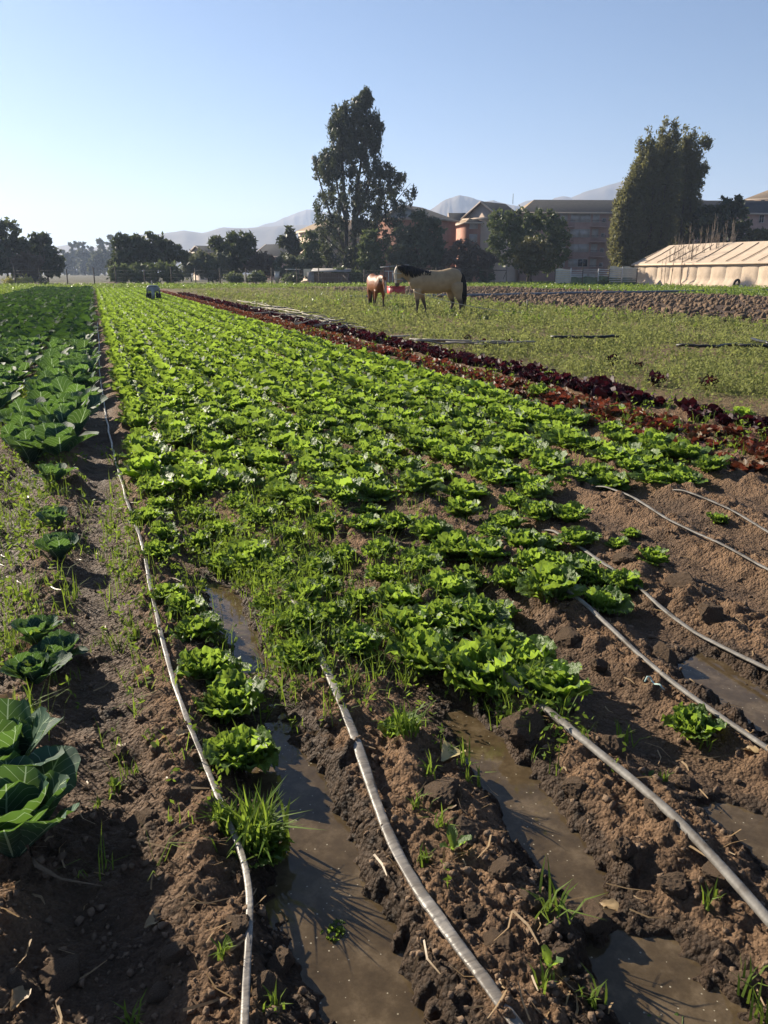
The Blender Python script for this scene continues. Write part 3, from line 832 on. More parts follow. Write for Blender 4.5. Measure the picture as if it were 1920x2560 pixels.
# ------------------------------------------------------------------ buildings
def building(name, label, pxa, pxb, Da, Db, eave, ridge, thick, walls, roofm, hipl=0, hipr=0, windows=(), balconies=(), over=.5, sunlit_hip=None, gablem=None):
    """front wall from column pxa at depth Da to pxb at depth Db; eave, ridge heights in metres"""
    A, B = gat(pxa, Da), gat(pxb, Db)
    d = B - A; Lg = d.length
    t = empty(name, A, math.atan2(d.y, d.x))
    mb = MB(); T = thick
    V = [(0,0,-.3),(Lg,0,-.3),(Lg,T,-.3),(0,T,-.3),(0,0,eave),(Lg,0,eave),(Lg,T,eave),(0,T,eave)]
    mb.add(V, [(0,1,5,4),(1,2,6,5),(2,3,7,6),(3,0,4,7)])
    w = mb.build('wall', walls, t)
    if not hipl:
        g = MB(); g.add([(-.02, .1, eave), (-.02, T - .1, eave), (-.02, T / 2, ridge - .15), (.25, .1, eave), (.25, T - .1, eave), (.25, T / 2, ridge - .15)], [(0, 2, 1), (3, 4, 5), (0, 3, 5, 2), (1, 2, 5, 4)])
        g.build('gable', gablem or walls, t)
    o_ = over
    e = eave - .1
    rx0, rx1 = (hipl if hipl else -o_), (Lg - hipr if hipr else Lg + o_)
    E_ = [(-o_, -o_, e), (Lg + o_, -o_, e), (Lg + o_, T + o_, e), (-o_, T + o_, e), (rx0, T / 2, ridge), (rx1, T / 2, ridge)]
    mb = MB(); mb.add(E_, [(0, 1, 5, 4), (2, 3, 4, 5), (1, 2, 5)])
    if not hipl or sunlit_hip is None: mb.add(E_, [(3, 0, 4)]) if hipl else None
    r = mb.build('roof', roofm, t)
    if hipl and sunlit_hip is not None:
        mb = MB(); mb.add(E_, [(3, 0, 4)]); mb.build('roof_hip', sunlit_hip, t)  # hip of a dark roof, painted lighter to stand for sunlight on it
    mb = MB()
    mb.box((-o_, -o_ - .05, e - .28), (Lg + o_, -o_ + .04, e - .003)); mb.build('gutter', M['fascia'], t)
    mb = MB()
    mb.box((-o_ - .05, -o_ + .05, e - .28), (-o_ + .04, T + o_, e - .003)); mb.build('gutter', M['fascia'], t)
    if not hipl:   # rake boards on the gable end
        for s in (0, 1):
            y0 = -o_ if s == 0 else T + o_
            mb = MB(); mb.add([(-o_ - .06, y0, e - .25), (-o_ - .06, T / 2, ridge - .25), (-o_ - .06, T / 2, ridge + .03), (-o_ - .06, y0, e + .03), (-o_ + .1, y0, e - .25), (-o_ + .1, T / 2, ridge - .25), (-o_ + .1, T / 2, ridge + .03), (-o_ + .1, y0, e + .03)],
                             [(0, 1, 2, 3), (4, 7, 6, 5), (0, 4, 5, 1), (3, 2, 6, 7)])
            mb.build('rake_board', M['fascia'], t)
    for (x, z, ww, hh, mt) in windows:
        fm = MB(); f_ = .09
        fm.box((x - ww/2, -.07, z), (x + ww/2, .02, z + f_)).box((x - ww/2, -.07, z + hh - f_), (x + ww/2, .02, z + hh))
        fm.box((x - ww/2, -.065, z + f_), (x - ww/2 + f_, .02, z + hh - f_)).box((x + ww/2 - f_, -.065, z + f_), (x + ww/2, .02, z + hh - f_))
        fm.box((x - f_/2, -.06, z + f_), (x + f_/2, .02, z + hh - f_))
        wo_ = fm.build('window', M['frame'], t)
        pb = MB(); pb.box((x - ww/2 + f_, -.03, z + f_), (x + ww/2 - f_, .012, z + hh - f_)); pb.build('pane', M[mt], wo_)
    for (x, z, ww) in balconies:
        b = MB(); b.box((x - ww/2, -1.1, z - .16), (x + ww/2, -.001, z)); bo = b.build('balcony', M['greywall'], t)
        rl = MB()
        for k in range(int(ww / .16) + 1): rl.box((x - ww/2 + k * .16, -1.08, z + .002), (x - ww/2 + k * .16 + .03, -1.05, z + .92))
        rl.box((x - ww/2, -1.1, z + .93), (x + ww/2, -1.03, z + 1.0)); rl.build('railing', M['rail'], bo)
    tag(t, label, 'building')
    return t

def zpx(py, D, px=960): return at(px, py, D).z
# long block behind the broadleaf tree and the poplars
D3 = 150.0
mp3 = D3 / FPX * 1.02
wins, bals = [], []
e3 = zpx(529, D3, 1400)
for s in range(5):
    z = e3 - 2.45 * (s + 1) + .75
    for (px, w_, m_) in [(1397, 1.3, 'curtain'), (1425, 1.7, 'curtain'), (1448, 1.8, 'pane' if s in (3,) else 'curtain'), (1473, 1.1, 'curtain'), (1492, .7, 'pane'), (1868, .9, 'pane'), (1888, .7, 'curtain'), (1905, 1.5, 'pane'), (1918, .8, 'pane')]:
        wins.append(((px - 1300) * mp3, z, w_, 1.35 if w_ > .8 else .7, m_))
    bals.append(((1477 - 1300) * mp3, z - .7, 2.6))
    if s in (0, 1, 2): bals.append(((1408 - 1300) * mp3, z - .7, 1.9))
building('apartment_block', 'long five-storey greyish apartment block with dark roof and many windows', 1300, 2060, D3, D3 + 3, e3, zpx(499, D3 + 5, 1400), 10, M['greywall'], M['roof'], hipl=3.0, windows=wins, balconies=bals, sunlit_hip=M['rooftan_and_sunlit'])
building('apartment_wing', 'gabled wing with sunlit tan gable beside the long block', 1243, 1296, 146, 151, zpx(541, 146, 1230), zpx(503, 148, 1240), 7.0, M['cream'], M['roof'], windows=[], gablem=M['cream'])
w2 = [((px - 1166) * .0735, zpx(y, 148, 1190), 1.4, 1.3, m_) for y in (572, 605, 638) for (px, m_) in ((1180, 'curtain'), (1207, 'curtain'), (1222, 'pane'))]
building('brick_house', 'pink brick house with dark roof and sunlit tan hip', 1166, 1246, 148, 149, zpx(554, 148, 1190), zpx(528, 150, 1190), 7.5, M['brick'], M['roof'], hipl=2.4, windows=w2, sunlit_hip=M['rooftan_and_sunlit'])
building('brick_house', 'brick house with low dark roof joining the white gable', 1128, 1158, 156, 156, zpx(553, 156, 1150), zpx(531, 158, 1150), 7, M['brick'], M['roof'], windows=[(1.0, zpx(585, 156, 1150), .5, 2.0, 'pane')])
building('brick_house', 'brick house with a white gable and dark roof behind silvery tree', 1076, 1136, 140, 149, zpx(544, 142, 1100), zpx(514, 144, 1060), 9.5, M['brick'], M['roof'], hipr=3.2, gablem=M['white'])
w0 = [((px - 800) * .07, zpx(y, 143, 850), 1.2, 1.5, m_) for y in (592, 625, 658) for (px, m_) in ((812, 'pane'), (835, 'curtain'), (858, 'pane'), (905, 'curtain'), (930, 'pane'))]
building('cream_house', 'sunlit cream and brick house half hidden behind tall eucalyptus', 800, 1000, 143, 150, zpx(572, 143, 820), zpx(546, 146, 820), 9, M['cream'], M['rooftan_and_sunlit'], hipl=3.0, windows=w0)
building('apartment_block', 'far block with tan hip roof showing above the long dark roof', 1846, 2050, 188, 182, zpx(497, 188, 1860), zpx(473, 192, 1880), 12, M['cream'], M['rooftan_and_sunlit'], hipl=4.5, windows=[(3.2, zpx(507, 188, 1860), .8, .8, 'pane'), (6.0, zpx(507, 188, 1860), .8, .8, 'pane')])
building('long_hall', 'long low dark-roofed hall far behind the slender eucalyptus', 636, 800, 190, 185, zpx(640, 190, 700), zpx(609, 192, 700), 14, M['greywall'], M['roof'])
building('small_house', 'small cream far house with dark gable by feathery tree', 512, 545, 180, 182, zpx(628, 180, 520), zpx(614, 182, 520), 5, M['cream'], M['roof'])
a_ = gat(1275, 150)
mb = MB(); mb.tube([(0, 0, zpx(510, 150, 1275)), (0, 0, zpx(484, 150, 1275))], .05, 5)
an = mb.build('aerial_mast', M['wire']); an.location = a_
tag(an, 'thin mast standing on the dark gabled roof', 'mast')

# ------------------------------------------------------------------ wire fence across the field end
fx = [-88, -25, 39, 102, 170, 237, 291, 363, 430, 490, 551, 616, 680, 743, 798, 910, 1010, 1090, 1150]
fence = empty('wire_fence', (*gp(39, 713), 0), CAMRZ)
fo = Vector((*gp(39, 713), 0)); Rot = Matrix.Rotation(-CAMRZ, 4, 'Z')
fpts = []
for i, px in enumerate(fx):
    p = Rot @ (Vector((*gp(px, 713 - (1.0 if px > 900 else 0)), 0)) - fo)
    fpts.append(p)
    rg = random.Random(i)
    mb = MB(); mb.tube([p + Vector((0, 0, -.3)), p + Vector((rg.uniform(-.05, .05), 0, rg.uniform(1.9, 2.25)))], [.085, .07], 6)
    mb.build('post', M['post'], fence)
mb = MB()
for p, q in zip(fpts[:-1], fpts[1:]):
    for z in (.5, .95, 1.4, 1.8):
        mb.tube([p + Vector((0, -.08, z)), (p + q) / 2 + Vector((0, -.08, z - .05)), q + Vector((0, -.08, z))], .008, 3)
mb.build('wire', M['wire'], fence)['kind'] = 'stuff'
p = fpts[13]
mb = MB(); mb.tube([p + Vector((0, 0, 1.9)), p + Vector((-2.1, -.2, -.1))], .08, 6); mb.build('brace', M['post'], fence)
p = fpts[14]
mb = MB(); mb.tube([p + Vector((3.0, .2, 1.2)), p + Vector((4.4, -.2, -.1))], .07, 6); mb.build('brace', M['post'], fence)
tag(fence, 'wire fence on wooden posts along the end of the field', 'fence')

# sheds, frames and odds and ends behind the fence
def local(px, D): return gat(px, D)
sh = empty('wooden_shed', local(786, 114), CAMRZ)
W = (868 - 786) * 114 / FPX
for k in range(17):
    mb = MB(); x = .2 + k * (W - .2) / 17
    mb.box((x, 0 + (k % 3) * .012, -.05), (x + (W - .2) / 17 - .02, .05 + (k % 3) * .012, 1.5 + .04 * (k % 2))); mb.build('plank', M['wood'], sh)
mb = MB(); mb.box((-.2, .09, -.05), (W, 2.2, 1.48)); mb.build('wall', M['wood'], sh)
mb = MB(); mb.add([(-.4, -.5, 1.72), (W + .3, -.5, 1.66), (W + .3, 2.6, 2.05), (-.4, 2.6, 2.1), (-.4, -.5, 1.65), (W + .3, -.5, 1.59), (W + .3, 2.6, 1.98), (-.4, 2.6, 2.03)], [(0,1,2,3),(7,6,5,4),(0,4,5,1),(1,5,6,2),(2,6,7,3),(3,7,4,0)])
mb.build('roof', M['tin'], sh)
mb = MB(); mb.box((-.95, -.02, 0), (-.05, .06, 1.6)); mb.build('door', M['tin'], sh)
tag(sh, 'low brown plank shed with a grey tin roof', 'shed')

st = empty('lean_to', local(960, 114), CAMRZ)
W = 3.0
for x in (0, .55, 1.1, 2.9):
    mb = MB(); mb.box((x, 0, -.1), (x + .09, .09, 2.25 if x in (0, 2.9) else 1.7)); mb.build('post', M['whiteslat'] if x in (.55, 1.1) else M['post'], st)
mb = MB(); mb.add([(-.5, -.4, 2.2), (W + .3, -.4, 2.5), (W + .3, 2, 2.6), (-.5, 2, 2.3), (-.5, -.4, 2.12), (W + .3, -.4, 2.42), (W + .3, 2, 2.52), (-.5, 2, 2.22)], [(0,1,2,3),(7,6,5,4),(0,4,5,1),(1,5,6,2),(2,6,7,3),(3,7,4,0)])
mb.build('roof', M['tin'], st)
mb = MB(); mb.box((.1, -.04, 1.66), (1.8, .04, 1.76)); mb.build('rail', M['whiteslat'], st)
tag(st, 'open lean-to with sloping tin roof behind the brown horse', 'shed')

gf = empty('goal_frame', local(1222, 112), CAMRZ)
mb = MB(); mb.box((-1.1, 0, 1.75), (2.35, .1, 1.87)); mb.build('crossbar', M['palebark'], gf)
for x in (-.2, 2.28):
    mb = MB(); mb.box((x, 0, -.1), (x + .1, .1, 1.745 if x < 0 else 2.3)); mb.build('post', M['palebark'], gf)
mb = MB(); mb.tube([(2.3, .05, 1.7), (1.9, .05, .7)], .05, 5); mb.build('brace', M['palebark'], gf)
tag(gf, 'pale wooden post-and-rail frame with a diagonal brace', 'frame')

tb = empty('white_table', local(713, 116), CAMRZ)
mb = MB(); mb.box((0, 0, 1.9), (2.0, .9, 1.99)); mb.build('top', M['white'], tb)
for x, y in ((.1, .05), (1.85, .05), (.1, .8), (1.85, .8)):
    mb = MB(); mb.box((x, y, -.1), (x + .07, y + .07, 1.898)); mb.build('leg', M['post'], tb)
tag(tb, 'white slab roof on thin posts behind the braced fence post', 'shelter')
wb = empty('white_box', local(686, 117), CAMRZ)
mb = MB(); mb.box((0, 0, .55), (.62, .5, 1.55)); mb.build('body', M['white'], wb)
mb = MB(); mb.add([(.02, .02, .549), (.6, .02, .549), (.6, .48, .549), (.02, .48, .549), (.22, .15, .02), (.4, .15, .02), (.4, .35, .02), (.22, .35, .02)], [(0, 4, 5, 1), (1, 5, 6, 2), (2, 6, 7, 3), (3, 7, 4, 0), (4, 7, 6, 5)]); mb.build('hopper', M['white'], wb)
mb = MB(); mb.box((-.03, -.03, 1.552), (.65, .53, 1.66)); mb.build('lid', M['white'], wb)
tag(wb, 'white upright box with a tapering lower end', 'box')
cl = MB()
cv = []
for i in range(9):
    for j in range(7): cv.append((i * .13, .06 * math.sin(i * 1.7) + .03 * math.sin(j * 2), -j * .16 - .07 * math.sin(i * 2.3) * j / 6))
cl.add(cv, [(i*7+j, i*7+j+1, (i+1)*7+j+1, (i+1)*7+j) for i in range(8) for j in range(6)])
co = cl.build('hanging_cloth', M['sheet']); co.location = gat(759, 115) + Vector((0, 0, 2.0)); co.rotation_euler = (0, 0, CAMRZ)
tag(co, 'pale yellow cloth hung out beside the plank shed', 'cloth')

# fence of white slats and sheets beyond the verge
sf = empty('slat_fence', gat(1387, 108), CAMRZ)
u = 108 / FPX * 1.02
pxs = [1387, 1424, 1452, 1489, 1514, 1545, 1580]
for i, px in enumerate(pxs):
    x = (px - 1387) * u
    mb = MB(); mb.box((x, 0, -.1), (x + .11, .1, 2.0 + .12 * (i % 3))); mb.build('post', M['whiteslat'] if i % 2 else M['post'], sf)
for i in range(6):
    x0, x1 = (pxs[i] - 1387) * u + .12, (pxs[i + 1] - 1387) * u - .01
    for k in range(7):
        if i in (1, 2, 3) and k < 3: continue
        z = .25 + k * .245 + .04 * i
        mb = MB(); mb.box((x0, -.02, z), (x1, .02, z + .085)); mb.build('slat', M['whiteslat'], sf)
for (i, z0, z1, m_, y) in ((0, .3, 1.95, 'sheet', .08), (4, .9, 2.25, 'sheet', .08), (5, .9, 2.2, 'sheet', .08), (4, .1, .88, 'greensheet', .09), (5, .1, .88, 'greensheet', .09), (1, .1, .95, 'greensheet', .09), (2, .1, 1.0, 'greensheet', .09), (3, .1, 1.1, 'greensheet', .09)):
    x0, x1 = (pxs[i] - 1387) * u + .1, (pxs[i + 1] - 1387) * u
    mb = MB(); nn = 9
    V = []
    for a in range(nn):
        for b in range(2): V.append((x0 + (x1 - x0) * a / (nn - 1), y + .05 * math.sin(a * 1.9), z0 if b == 0 else z1 + .08 * math.sin(a * .7)))
    mb.add(V, [(2*a, 2*a+2, 2*a+3, 2*a+1) for a in range(nn - 1)]); mb.build('sheet', M[m_], sf)
tag(sf, 'patched fence of white slats and pale sheets between posts', 'fence')

# ------------------------------------------------------------------ canvas tent
def tent():
    x0, y0 = gp(1583, 712)
    t = empty('canvas_tent', (x0, y0, 0), 0)          # long front wall runs towards -Y
    eave, rid, dep, bay, nb = 2.6, 4.9, 9.0, 2.45, 18
    Lg = bay * nb; HIP = .7
    rng = np.random.default_rng(5)
    for b in range(nb):
        V, F = [], []
        nx, nz_ = 9, 11
        sag = rng.uniform(.10, .18)
        for i in range(nx):
            s = i / (nx - 1)
            for j in range(nz_):
                z = eave * (1 - j / (nz_ - 1))
                k = j / (nz_ - 1)
                flare = -.02 + -.42 * sstep(.66, 1.0, np.array(k)) - .10 * k
                bulge = -sag * math.sin(math.pi * s) ** .7 * math.sin(math.pi * min(1, k * 1.02)) - .05 * math.sin(s * 14 + b) * k * k
                V.append((float(flare) + bulge + .06 * (s > .93), -(b + s * .985) * bay, max(z, .02)))
        F = [(i*nz_+j, (i+1)*nz_+j, (i+1)*nz_+j+1, i*nz_+j+1) for i in range(nx - 1) for j in range(nz_ - 1)]
        obj('wall_panel', mesh_np('wall_panel', V, F, True), M['canvas'], t)
        sm = MB(); sm.tube([(.05, -(b + 1) * bay + .02, eave - .05), (.02, -(b + 1) * bay + .02, .9), (-.25, -(b + 1) * bay + .02, .1)], .035, 5); sm.build('seam', M['seam'], t)
    # roof: front slope, hip end and back slope with a little sag
    n = 28
    V, F = [], []
    nj = 7
    for i in range(n + 1):
        s = i / n
        for j in range(nj):
            k = j / (nj - 1)
            yy = -(s * (Lg - HIP * k) + HIP * k) if True else 0
            xx = -.28 + (dep / 2 + .28) * k
            zz = eave - .04 + (rid - eave + .04) * k - .10 * math.sin(math.pi * k) + .05 * math.sin(s * 9) * k
            V.append((xx, yy, zz))
    F = [(i*nj+j, i*nj+j+1, (i+1)*nj+j+1, (i+1)*nj+j) for i in range(n) for j in range(nj - 1)]
    mb = MB(); mb.add(V, F)
    mb.add([(-.28, .28, eave - .04), (dep + .28, .28, eave - .04), (dep / 2, -HIP, rid)], [(0, 1, 2)])
    mb.add([(dep + .28, .28, eave - .04), (dep + .28, -Lg, eave - .04), (dep / 2, -Lg, rid), (dep / 2, -HIP, rid)], [(0, 1, 2, 3)])
    mb.add([(-.28, .28, eave - .04), (-.28, 0, eave - .04), (dep / 2, -HIP, rid)], [(0, 2, 1)])
    mb.build('roof', M['canvas'], t)
    for b in range(nb):
        pts = []
        for k in (.05, .3, .55, .8, .93):
            yy = -((b + .9) * bay * (1 - .0 * k)) - .0
            if -yy < HIP * k: continue
            pts.append((-.28 + (dep / 2 + .28) * k, yy, eave + .012 + (rid - eave) * k - .10 * math.sin(math.pi * k) + .04))
        if len(pts) > 1:
            sm = MB(); sm.tube(pts, .045, 5); sm.build('seam', M['seam'], t)
    mb = MB(); mb.box((.1, -.25, 0), (dep, -.2, eave - .1)); mb.build('end_wall', M['canvas'], t)
    mb = MB(); mb.box((-.36, -Lg, eave - .22), (-.29, .28, eave - .03)); mb.build('valance', M['canvas'], t)
    tag(t, 'long tan canvas tent with laced panels and sloping roof', 'tent')
    ty = MB()
    a = 20
    V, F = [], []
    for i in range(a):
        th = 2 * math.pi * i / a
        for j in range(8):
            ph = 2 * math.pi * j / 8
            r = .36 + .13 * math.cos(ph)
            V.append((math.cos(th) * r, .12 * math.sin(ph), .46 + math.sin(th) * r))
    F = [(i*8+j, ((i+1) % a)*8+j, ((i+1) % a)*8+(j+1) % 8, i*8+(j+1) % 8) for i in range(a) for j in range(8)]
    ty.add(V, F)
    o = ty.build('old_tyre', M['tyre'], None, True)
    o.location = (*gp(1838, 719), 0); o.rotation_euler = (.25, 0, CAMRZ + .5)
    tag(o, 'black tyre leaning by the skirt of canvas tent', 'tyre')
tent()

# ------------------------------------------------------------------ horses
def loft(mb, rings, n=12, lat=0.0):
    """rings: (x, z, in-plane half size, half width[, y]) in metres, side view in XZ"""
    P = [Vector((r[0], r[4] if len(r) > 4 else lat, r[1])) for r in rings]
    V, F = [], []
    for i, r in enumerate(rings):
        t = (P[min(i + 1, len(P) - 1)] - P[max(i - 1, 0)]); t.y = 0; t.normalize()
        nrm = Vector((-t.z, 0, t.x))
        for k in range(n):
            a = 2 * math.pi * k / n
            V.append(P[i] + nrm * (math.cos(a) * r[2]) + Vector((0, math.sin(a) * r[3], 0)))
    for i in range(len(P) - 1):
        for k in range(n): F.append((i*n+k, i*n+(k+1) % n, (i+1)*n+(k+1) % n, (i+1)*n+k))
    F.append(tuple(range(n - 1, -1, -1))); F.append(tuple((len(P) - 1) * n + k for k in range(n)))
    mb.add(V, F)

def horse_body(neck, head, ears, legs):
    S = .002945
    def c(r): return [( (a[0] - 1080) * S, (735 - a[1]) * S, a[2] * S, a[3]) + tuple(a[4:]) for a in r]
    mb = MB()
    loft(mb, c([(770, 385, 45, .12), (800, 365, 90, .20), (850, 345, 118, .25), (930, 328, 138, .28), (1020, 330, 138, .31), (1110, 335, 138, .33), (1200, 315, 132, .31), (1280, 290, 128, .29), (1340, 292, 108, .24), (1385, 305, 62, .13)]), 16)
    loft(mb, c(neck), 12)
    loft(mb, c(head), 12)
    for e in ears: loft(mb, c(e), 6)
    for l in legs: loft(mb, c(l), 10)
    me = mesh_np('body', mb.v, mb.f)
    o = bpy.data.objects.new('body_tmp', me); sc.collection.objects.link(o)
    m = o.modifiers.new('r', 'REMESH'); m.mode = 'VOXEL'; m.voxel_size = .028
    m = o.modifiers.new('s', 'SMOOTH'); m.factor = .6; m.iterations = 7
    dg = bpy.context.evaluated_depsgraph_get()
    out = bpy.data.meshes.new_from_object(o.evaluated_get(dg))
    bpy.data.objects.remove(o); bpy.data.meshes.remove(me)
    out.polygons.foreach_set('use_smooth', np.ones(len(out.polygons), bool))
    out.name = 'body'
    return out

def coat_mat(name):
    m, nt, out = nmat(name)
    a = N(nt, 'ShaderNodeAttribute', attribute_name='coat')
    tc = N(nt, 'ShaderNodeTexCoord')
    nz = N(nt, 'ShaderNodeTexNoise', Scale=5.0, Detail=6.0); nt.links.new(tc.outputs['Object'], nz.inputs['Vector'])
    r = ramp(nt, nz.outputs[0], [(.3, (.82, .80, .78)), (.7, (1.1, 1.1, 1.1))])
    c = mixc(nt, a.outputs['Color'], r.outputs[0], 1.0, 'MULTIPLY')
    p = N(nt, 'ShaderNodeBsdfPrincipled', Roughness=.55); p.inputs['Specular IOR Level'].default_value = .3
    nt.links.new(c, p.inputs['Base Color']); nt.links.new(p.outputs[0], out.inputs[0])
    return m
M['coat'] = coat_mat('horse_coat')

def paint(me, fn):
    co = np.empty(len(me.vertices) * 3, np.float32); me.vertices.foreach_get('co', co); co = co.reshape(-1, 3)
    col = fn(co)
    a = me.color_attributes.new('coat', 'FLOAT_COLOR', 'POINT')
    a.data.foreach_set('color', np.column_stack([col, np.ones(len(col))]).astype(np.float32).ravel())

def hair_strands(pts_dirs, name, parent, seed, n=3):
    """ribbons of hair: list of (root, tip, width)"""
    mb = MB(); rg = random.Random(seed)
    for (a, b, w) in pts_dirs:
        a, b = Vector(a), Vector(b)
        m = (a + b) / 2 + Vector((rg.uniform(-.03, .03), rg.uniform(-.02, .02), .02))
        mb.tube([a, m, b], [w, w * .9, w * .25], 5, .6)
    o = mb.build(name, M['hair'], parent, True)
    return o

S = .002945
def hx(zx, zy): return ((zx - 1080) * S, (735 - zy) * S)
LEGS = [[(855, 420, 55, .11, -.15), (856, 490, 40, .08, -.16), (858, 560, 27, .055, -.16), (857, 585, 25, .05, -.16), (855, 640, 17, .036, -.16), (852, 690, 21, .042, -.16), (848, 712, 19, .045, -.16), (843, 736, 27, .06, -.16)],
        [(890, 420, 55, .11, .15), (915, 490, 38, .08, .16), (938, 560, 26, .055, .16), (946, 585, 24, .05, .16), (962, 640, 17, .036, .16), (978, 690, 20, .042, .16), (984, 712, 19, .045, .16), (982, 736, 27, .06, .16)],
        [(1325, 350, 85, .15, -.14), (1340, 430, 72, .13, -.16), (1355, 500, 46, .085, -.16), (1378, 560, 31, .055, -.16), (1386, 590, 26, .048, -.16), (1378, 640, 19, .038, -.16), (1370, 692, 21, .042, -.16), (1364, 714, 19, .045, -.16), (1356, 736, 28, .06, -.16)],
        [(1270, 360, 80, .14, .14), (1268, 430, 66, .12, .16), (1272, 500, 43, .08, .16), (1294, 560, 29, .052, .16), (1298, 590, 25, .046, .16), (1280, 640, 18, .038, .16), (1262, 692, 20, .042, .16), (1256, 714, 19, .045, .16), (1248, 736, 28, .06, .16)]]
bodyA = horse_body(
    [(930, 300, 120, .19), (860, 285, 108, .16), (780, 250, 90, .12), (710, 215, 72, .10), (650, 190, 55, .09)],
    [(648, 150, 34, .075), (634, 180, 52, .095), (626, 225, 58, .10), (618, 275, 44, .08), (612, 325, 34, .062), (612, 365, 32, .06), (616, 390, 22, .045)],
    [[(622, 165, 15, .03, -.06), (606, 138, 13, .025, -.065), (596, 112, 4, .008, -.065)], [(630, 165, 15, .03, .06), (615, 138, 13, .025, .065), (606, 112, 4, .008, .065)]], LEGS)
def paintA(co):
    x, z = co[:, 0], co[:, 2]
    n = fbm(x * 6, z * 6 + co[:, 1] * 5, 3, 7)
    c = np.tile(np.array([.42, .295, .165]), (len(co), 1))
    leg = sstep(.72, .48, z + .05 * n)[:, None]
    c = c * (1 - leg) + np.array([.07, .052, .04]) * leg
    hoof = sstep(.08, .05, z)[:, None]; c = c * (1 - hoof) + np.array([.05, .04, .035]) * hoof
    face = (x < hx(690, 0)[0])
    blaze = face & (x < hx(604, 0)[0]); c[blaze] = (.66, .56, .44)
    muz = face & (z < hx(0, 345)[1]); c[muz] = (.12, .09, .075)
    dorsal = (z > hx(0, 205)[1]) & (np.abs(co[:, 1]) < .03) & (x > -.3); c[dorsal] = (.12, .09, .06)
    return c
paint(bodyA, paintA)
hA = empty('horse', (*gp(1088, 790), 0), CAMRZ)
obj('body', bodyA, M['coat'], hA)
rg = random.Random(3)
st_ = []
crest = [(620, 130), (660, 128), (720, 135), (790, 145), (860, 160), (930, 178), (1000, 192)]
for i in range(64):
    f = i / 63 * 5.999; k = int(f); q = f - k
    zx = crest[k][0] * (1 - q) + crest[k + 1][0] * q; zy = crest[k][1] * (1 - q) + crest[k + 1][1] * q
    ln = np.interp(zx, [620, 700, 800, 900, 1000], [70, 120, 130, 90, 60]) * rg.uniform(.75, 1.15)
    x0, z0 = hx(zx, zy + 8); x1, z1 = hx(zx + 14 + rg.uniform(-8, 14), zy + ln)
    yb = -np.interp(zx, [620, 720, 860, 1000], [.10, .12, .17, .21])
    st_.append(((x0, -.02, z0), (x1, yb * 1.25, z1), .045))
    st_.append(((x0, .015, z0), (x1, -yb, z1), .024))
for i in range(8):
    x0, z0 = hx(624 + rg.uniform(-6, 10), 128); x1, z1 = hx(598 + rg.uniform(-6, 6), 200 + rg.uniform(-20, 20))
    st_.append(((x0, rg.uniform(-.04, .04), z0), (x1 - .02, rg.uniform(-.05, .05), z1), .02))
hair_strands(st_, 'mane', hA, 1)
def tail(parent, seed, zx0=1384, zy0=228):
    mb = MB(); rg = random.Random(seed)
    for i in range(34):
        a, r_ = rg.uniform(0, 6.28), rg.random() ** .5
        dx, dy = math.cos(a) * r_, math.sin(a) * r_
        ln = rg.uniform(560, 655)
        pts = []
        for k, (zx, zy, w) in enumerate([(zx0, zy0, .03), (zx0 + 22, zy0 + 50, .055), (zx0 + 32, 360, .085), (zx0 + 36, 470, .10), (zx0 + 30, ln, .10)]):
            x, z = hx(zx, zy); pts.append((x + dx * w + rg.uniform(-.012, .012), dy * w, z))
        mb.tube(pts, [.022, .028, .03, .026, .006], 5)
    return mb.build('tail', M['hair'], parent, True)
tail(hA, 5)
mb = MB()
for zy, hw, hh in ((300, 44, .085), (232, 60, .108)):
    pts = []
    for k in range(17):
        a = 2 * math.pi * k / 16
        x, z = hx(620 + math.cos(a) * hw, zy); pts.append((x, math.sin(a) * hh, z))
    mb.tube(pts, .012, 5)
mb.tube([(*hx(575, 300)[:1], -.03, hx(0, 300)[1]), (*hx(572, 232)[:1], -.05, hx(0, 232)[1])], .012, 5)
mb.build('halter', M['leather'], hA)
tag(hA, 'pale dun horse with black mane and tail, standing tethered', 'horse', 'horses on the weedy field')

bodyB = horse_body(
    [(930, 310, 118, .19), (860, 295, 105, .16), (780, 265, 86, .125), (710, 258, 70, .105), (650, 262, 52, .09)],
    [(655, 232, 36, .075), (632, 262, 50, .098), (612, 305, 54, .10), (594, 350, 42, .08), (578, 400, 34, .062), (570, 435, 30, .06), (568, 458, 20, .045)],
    [[(628, 245, 15, .03, -.06), (606, 222, 13, .025, -.085), (592, 200, 4, .008, -.10)], [(632, 245, 15, .03, .06), (610, 222, 13, .025, .085), (596, 200, 4, .008, .10)]], LEGS)
def paintB(co):
    x, z = co[:, 0], co[:, 2]
    n = fbm(x * 6, z * 6 + co[:, 1] * 5, 3, 9)
    c = np.tile(np.array([.23, .075, .020]), (len(co), 1)) * (1 + .15 * n[:, None])
    leg = sstep(.62, .42, z + .05 * n)[:, None]
    c = c * (1 - leg) + np.array([.035, .024, .018]) * leg
    muz = (x < hx(590, 0)[0]) & (z < hx(0, 400)[1]); c[muz] = (.05, .035, .03)
    bl = (x < hx(600, 0)[0]) & (np.abs(co[:, 1]) < .035) & (z < hx(0, 270)[1]); c[bl] = (.55, .46, .38)
    return c
paint(bodyB, paintB)
bx_, by_ = gp(940, 776)
hB = empty('horse', (bx_, by_, 0), CAMRZ + R(107))
hB.scale = (.88, .88, .88)
obj('body', bodyB, M['coat'], hB)
st_ = []
crest = [(625, 205), (680, 192), (740, 185), (800, 180), (870, 178), (940, 182)]
rg = random.Random(6)
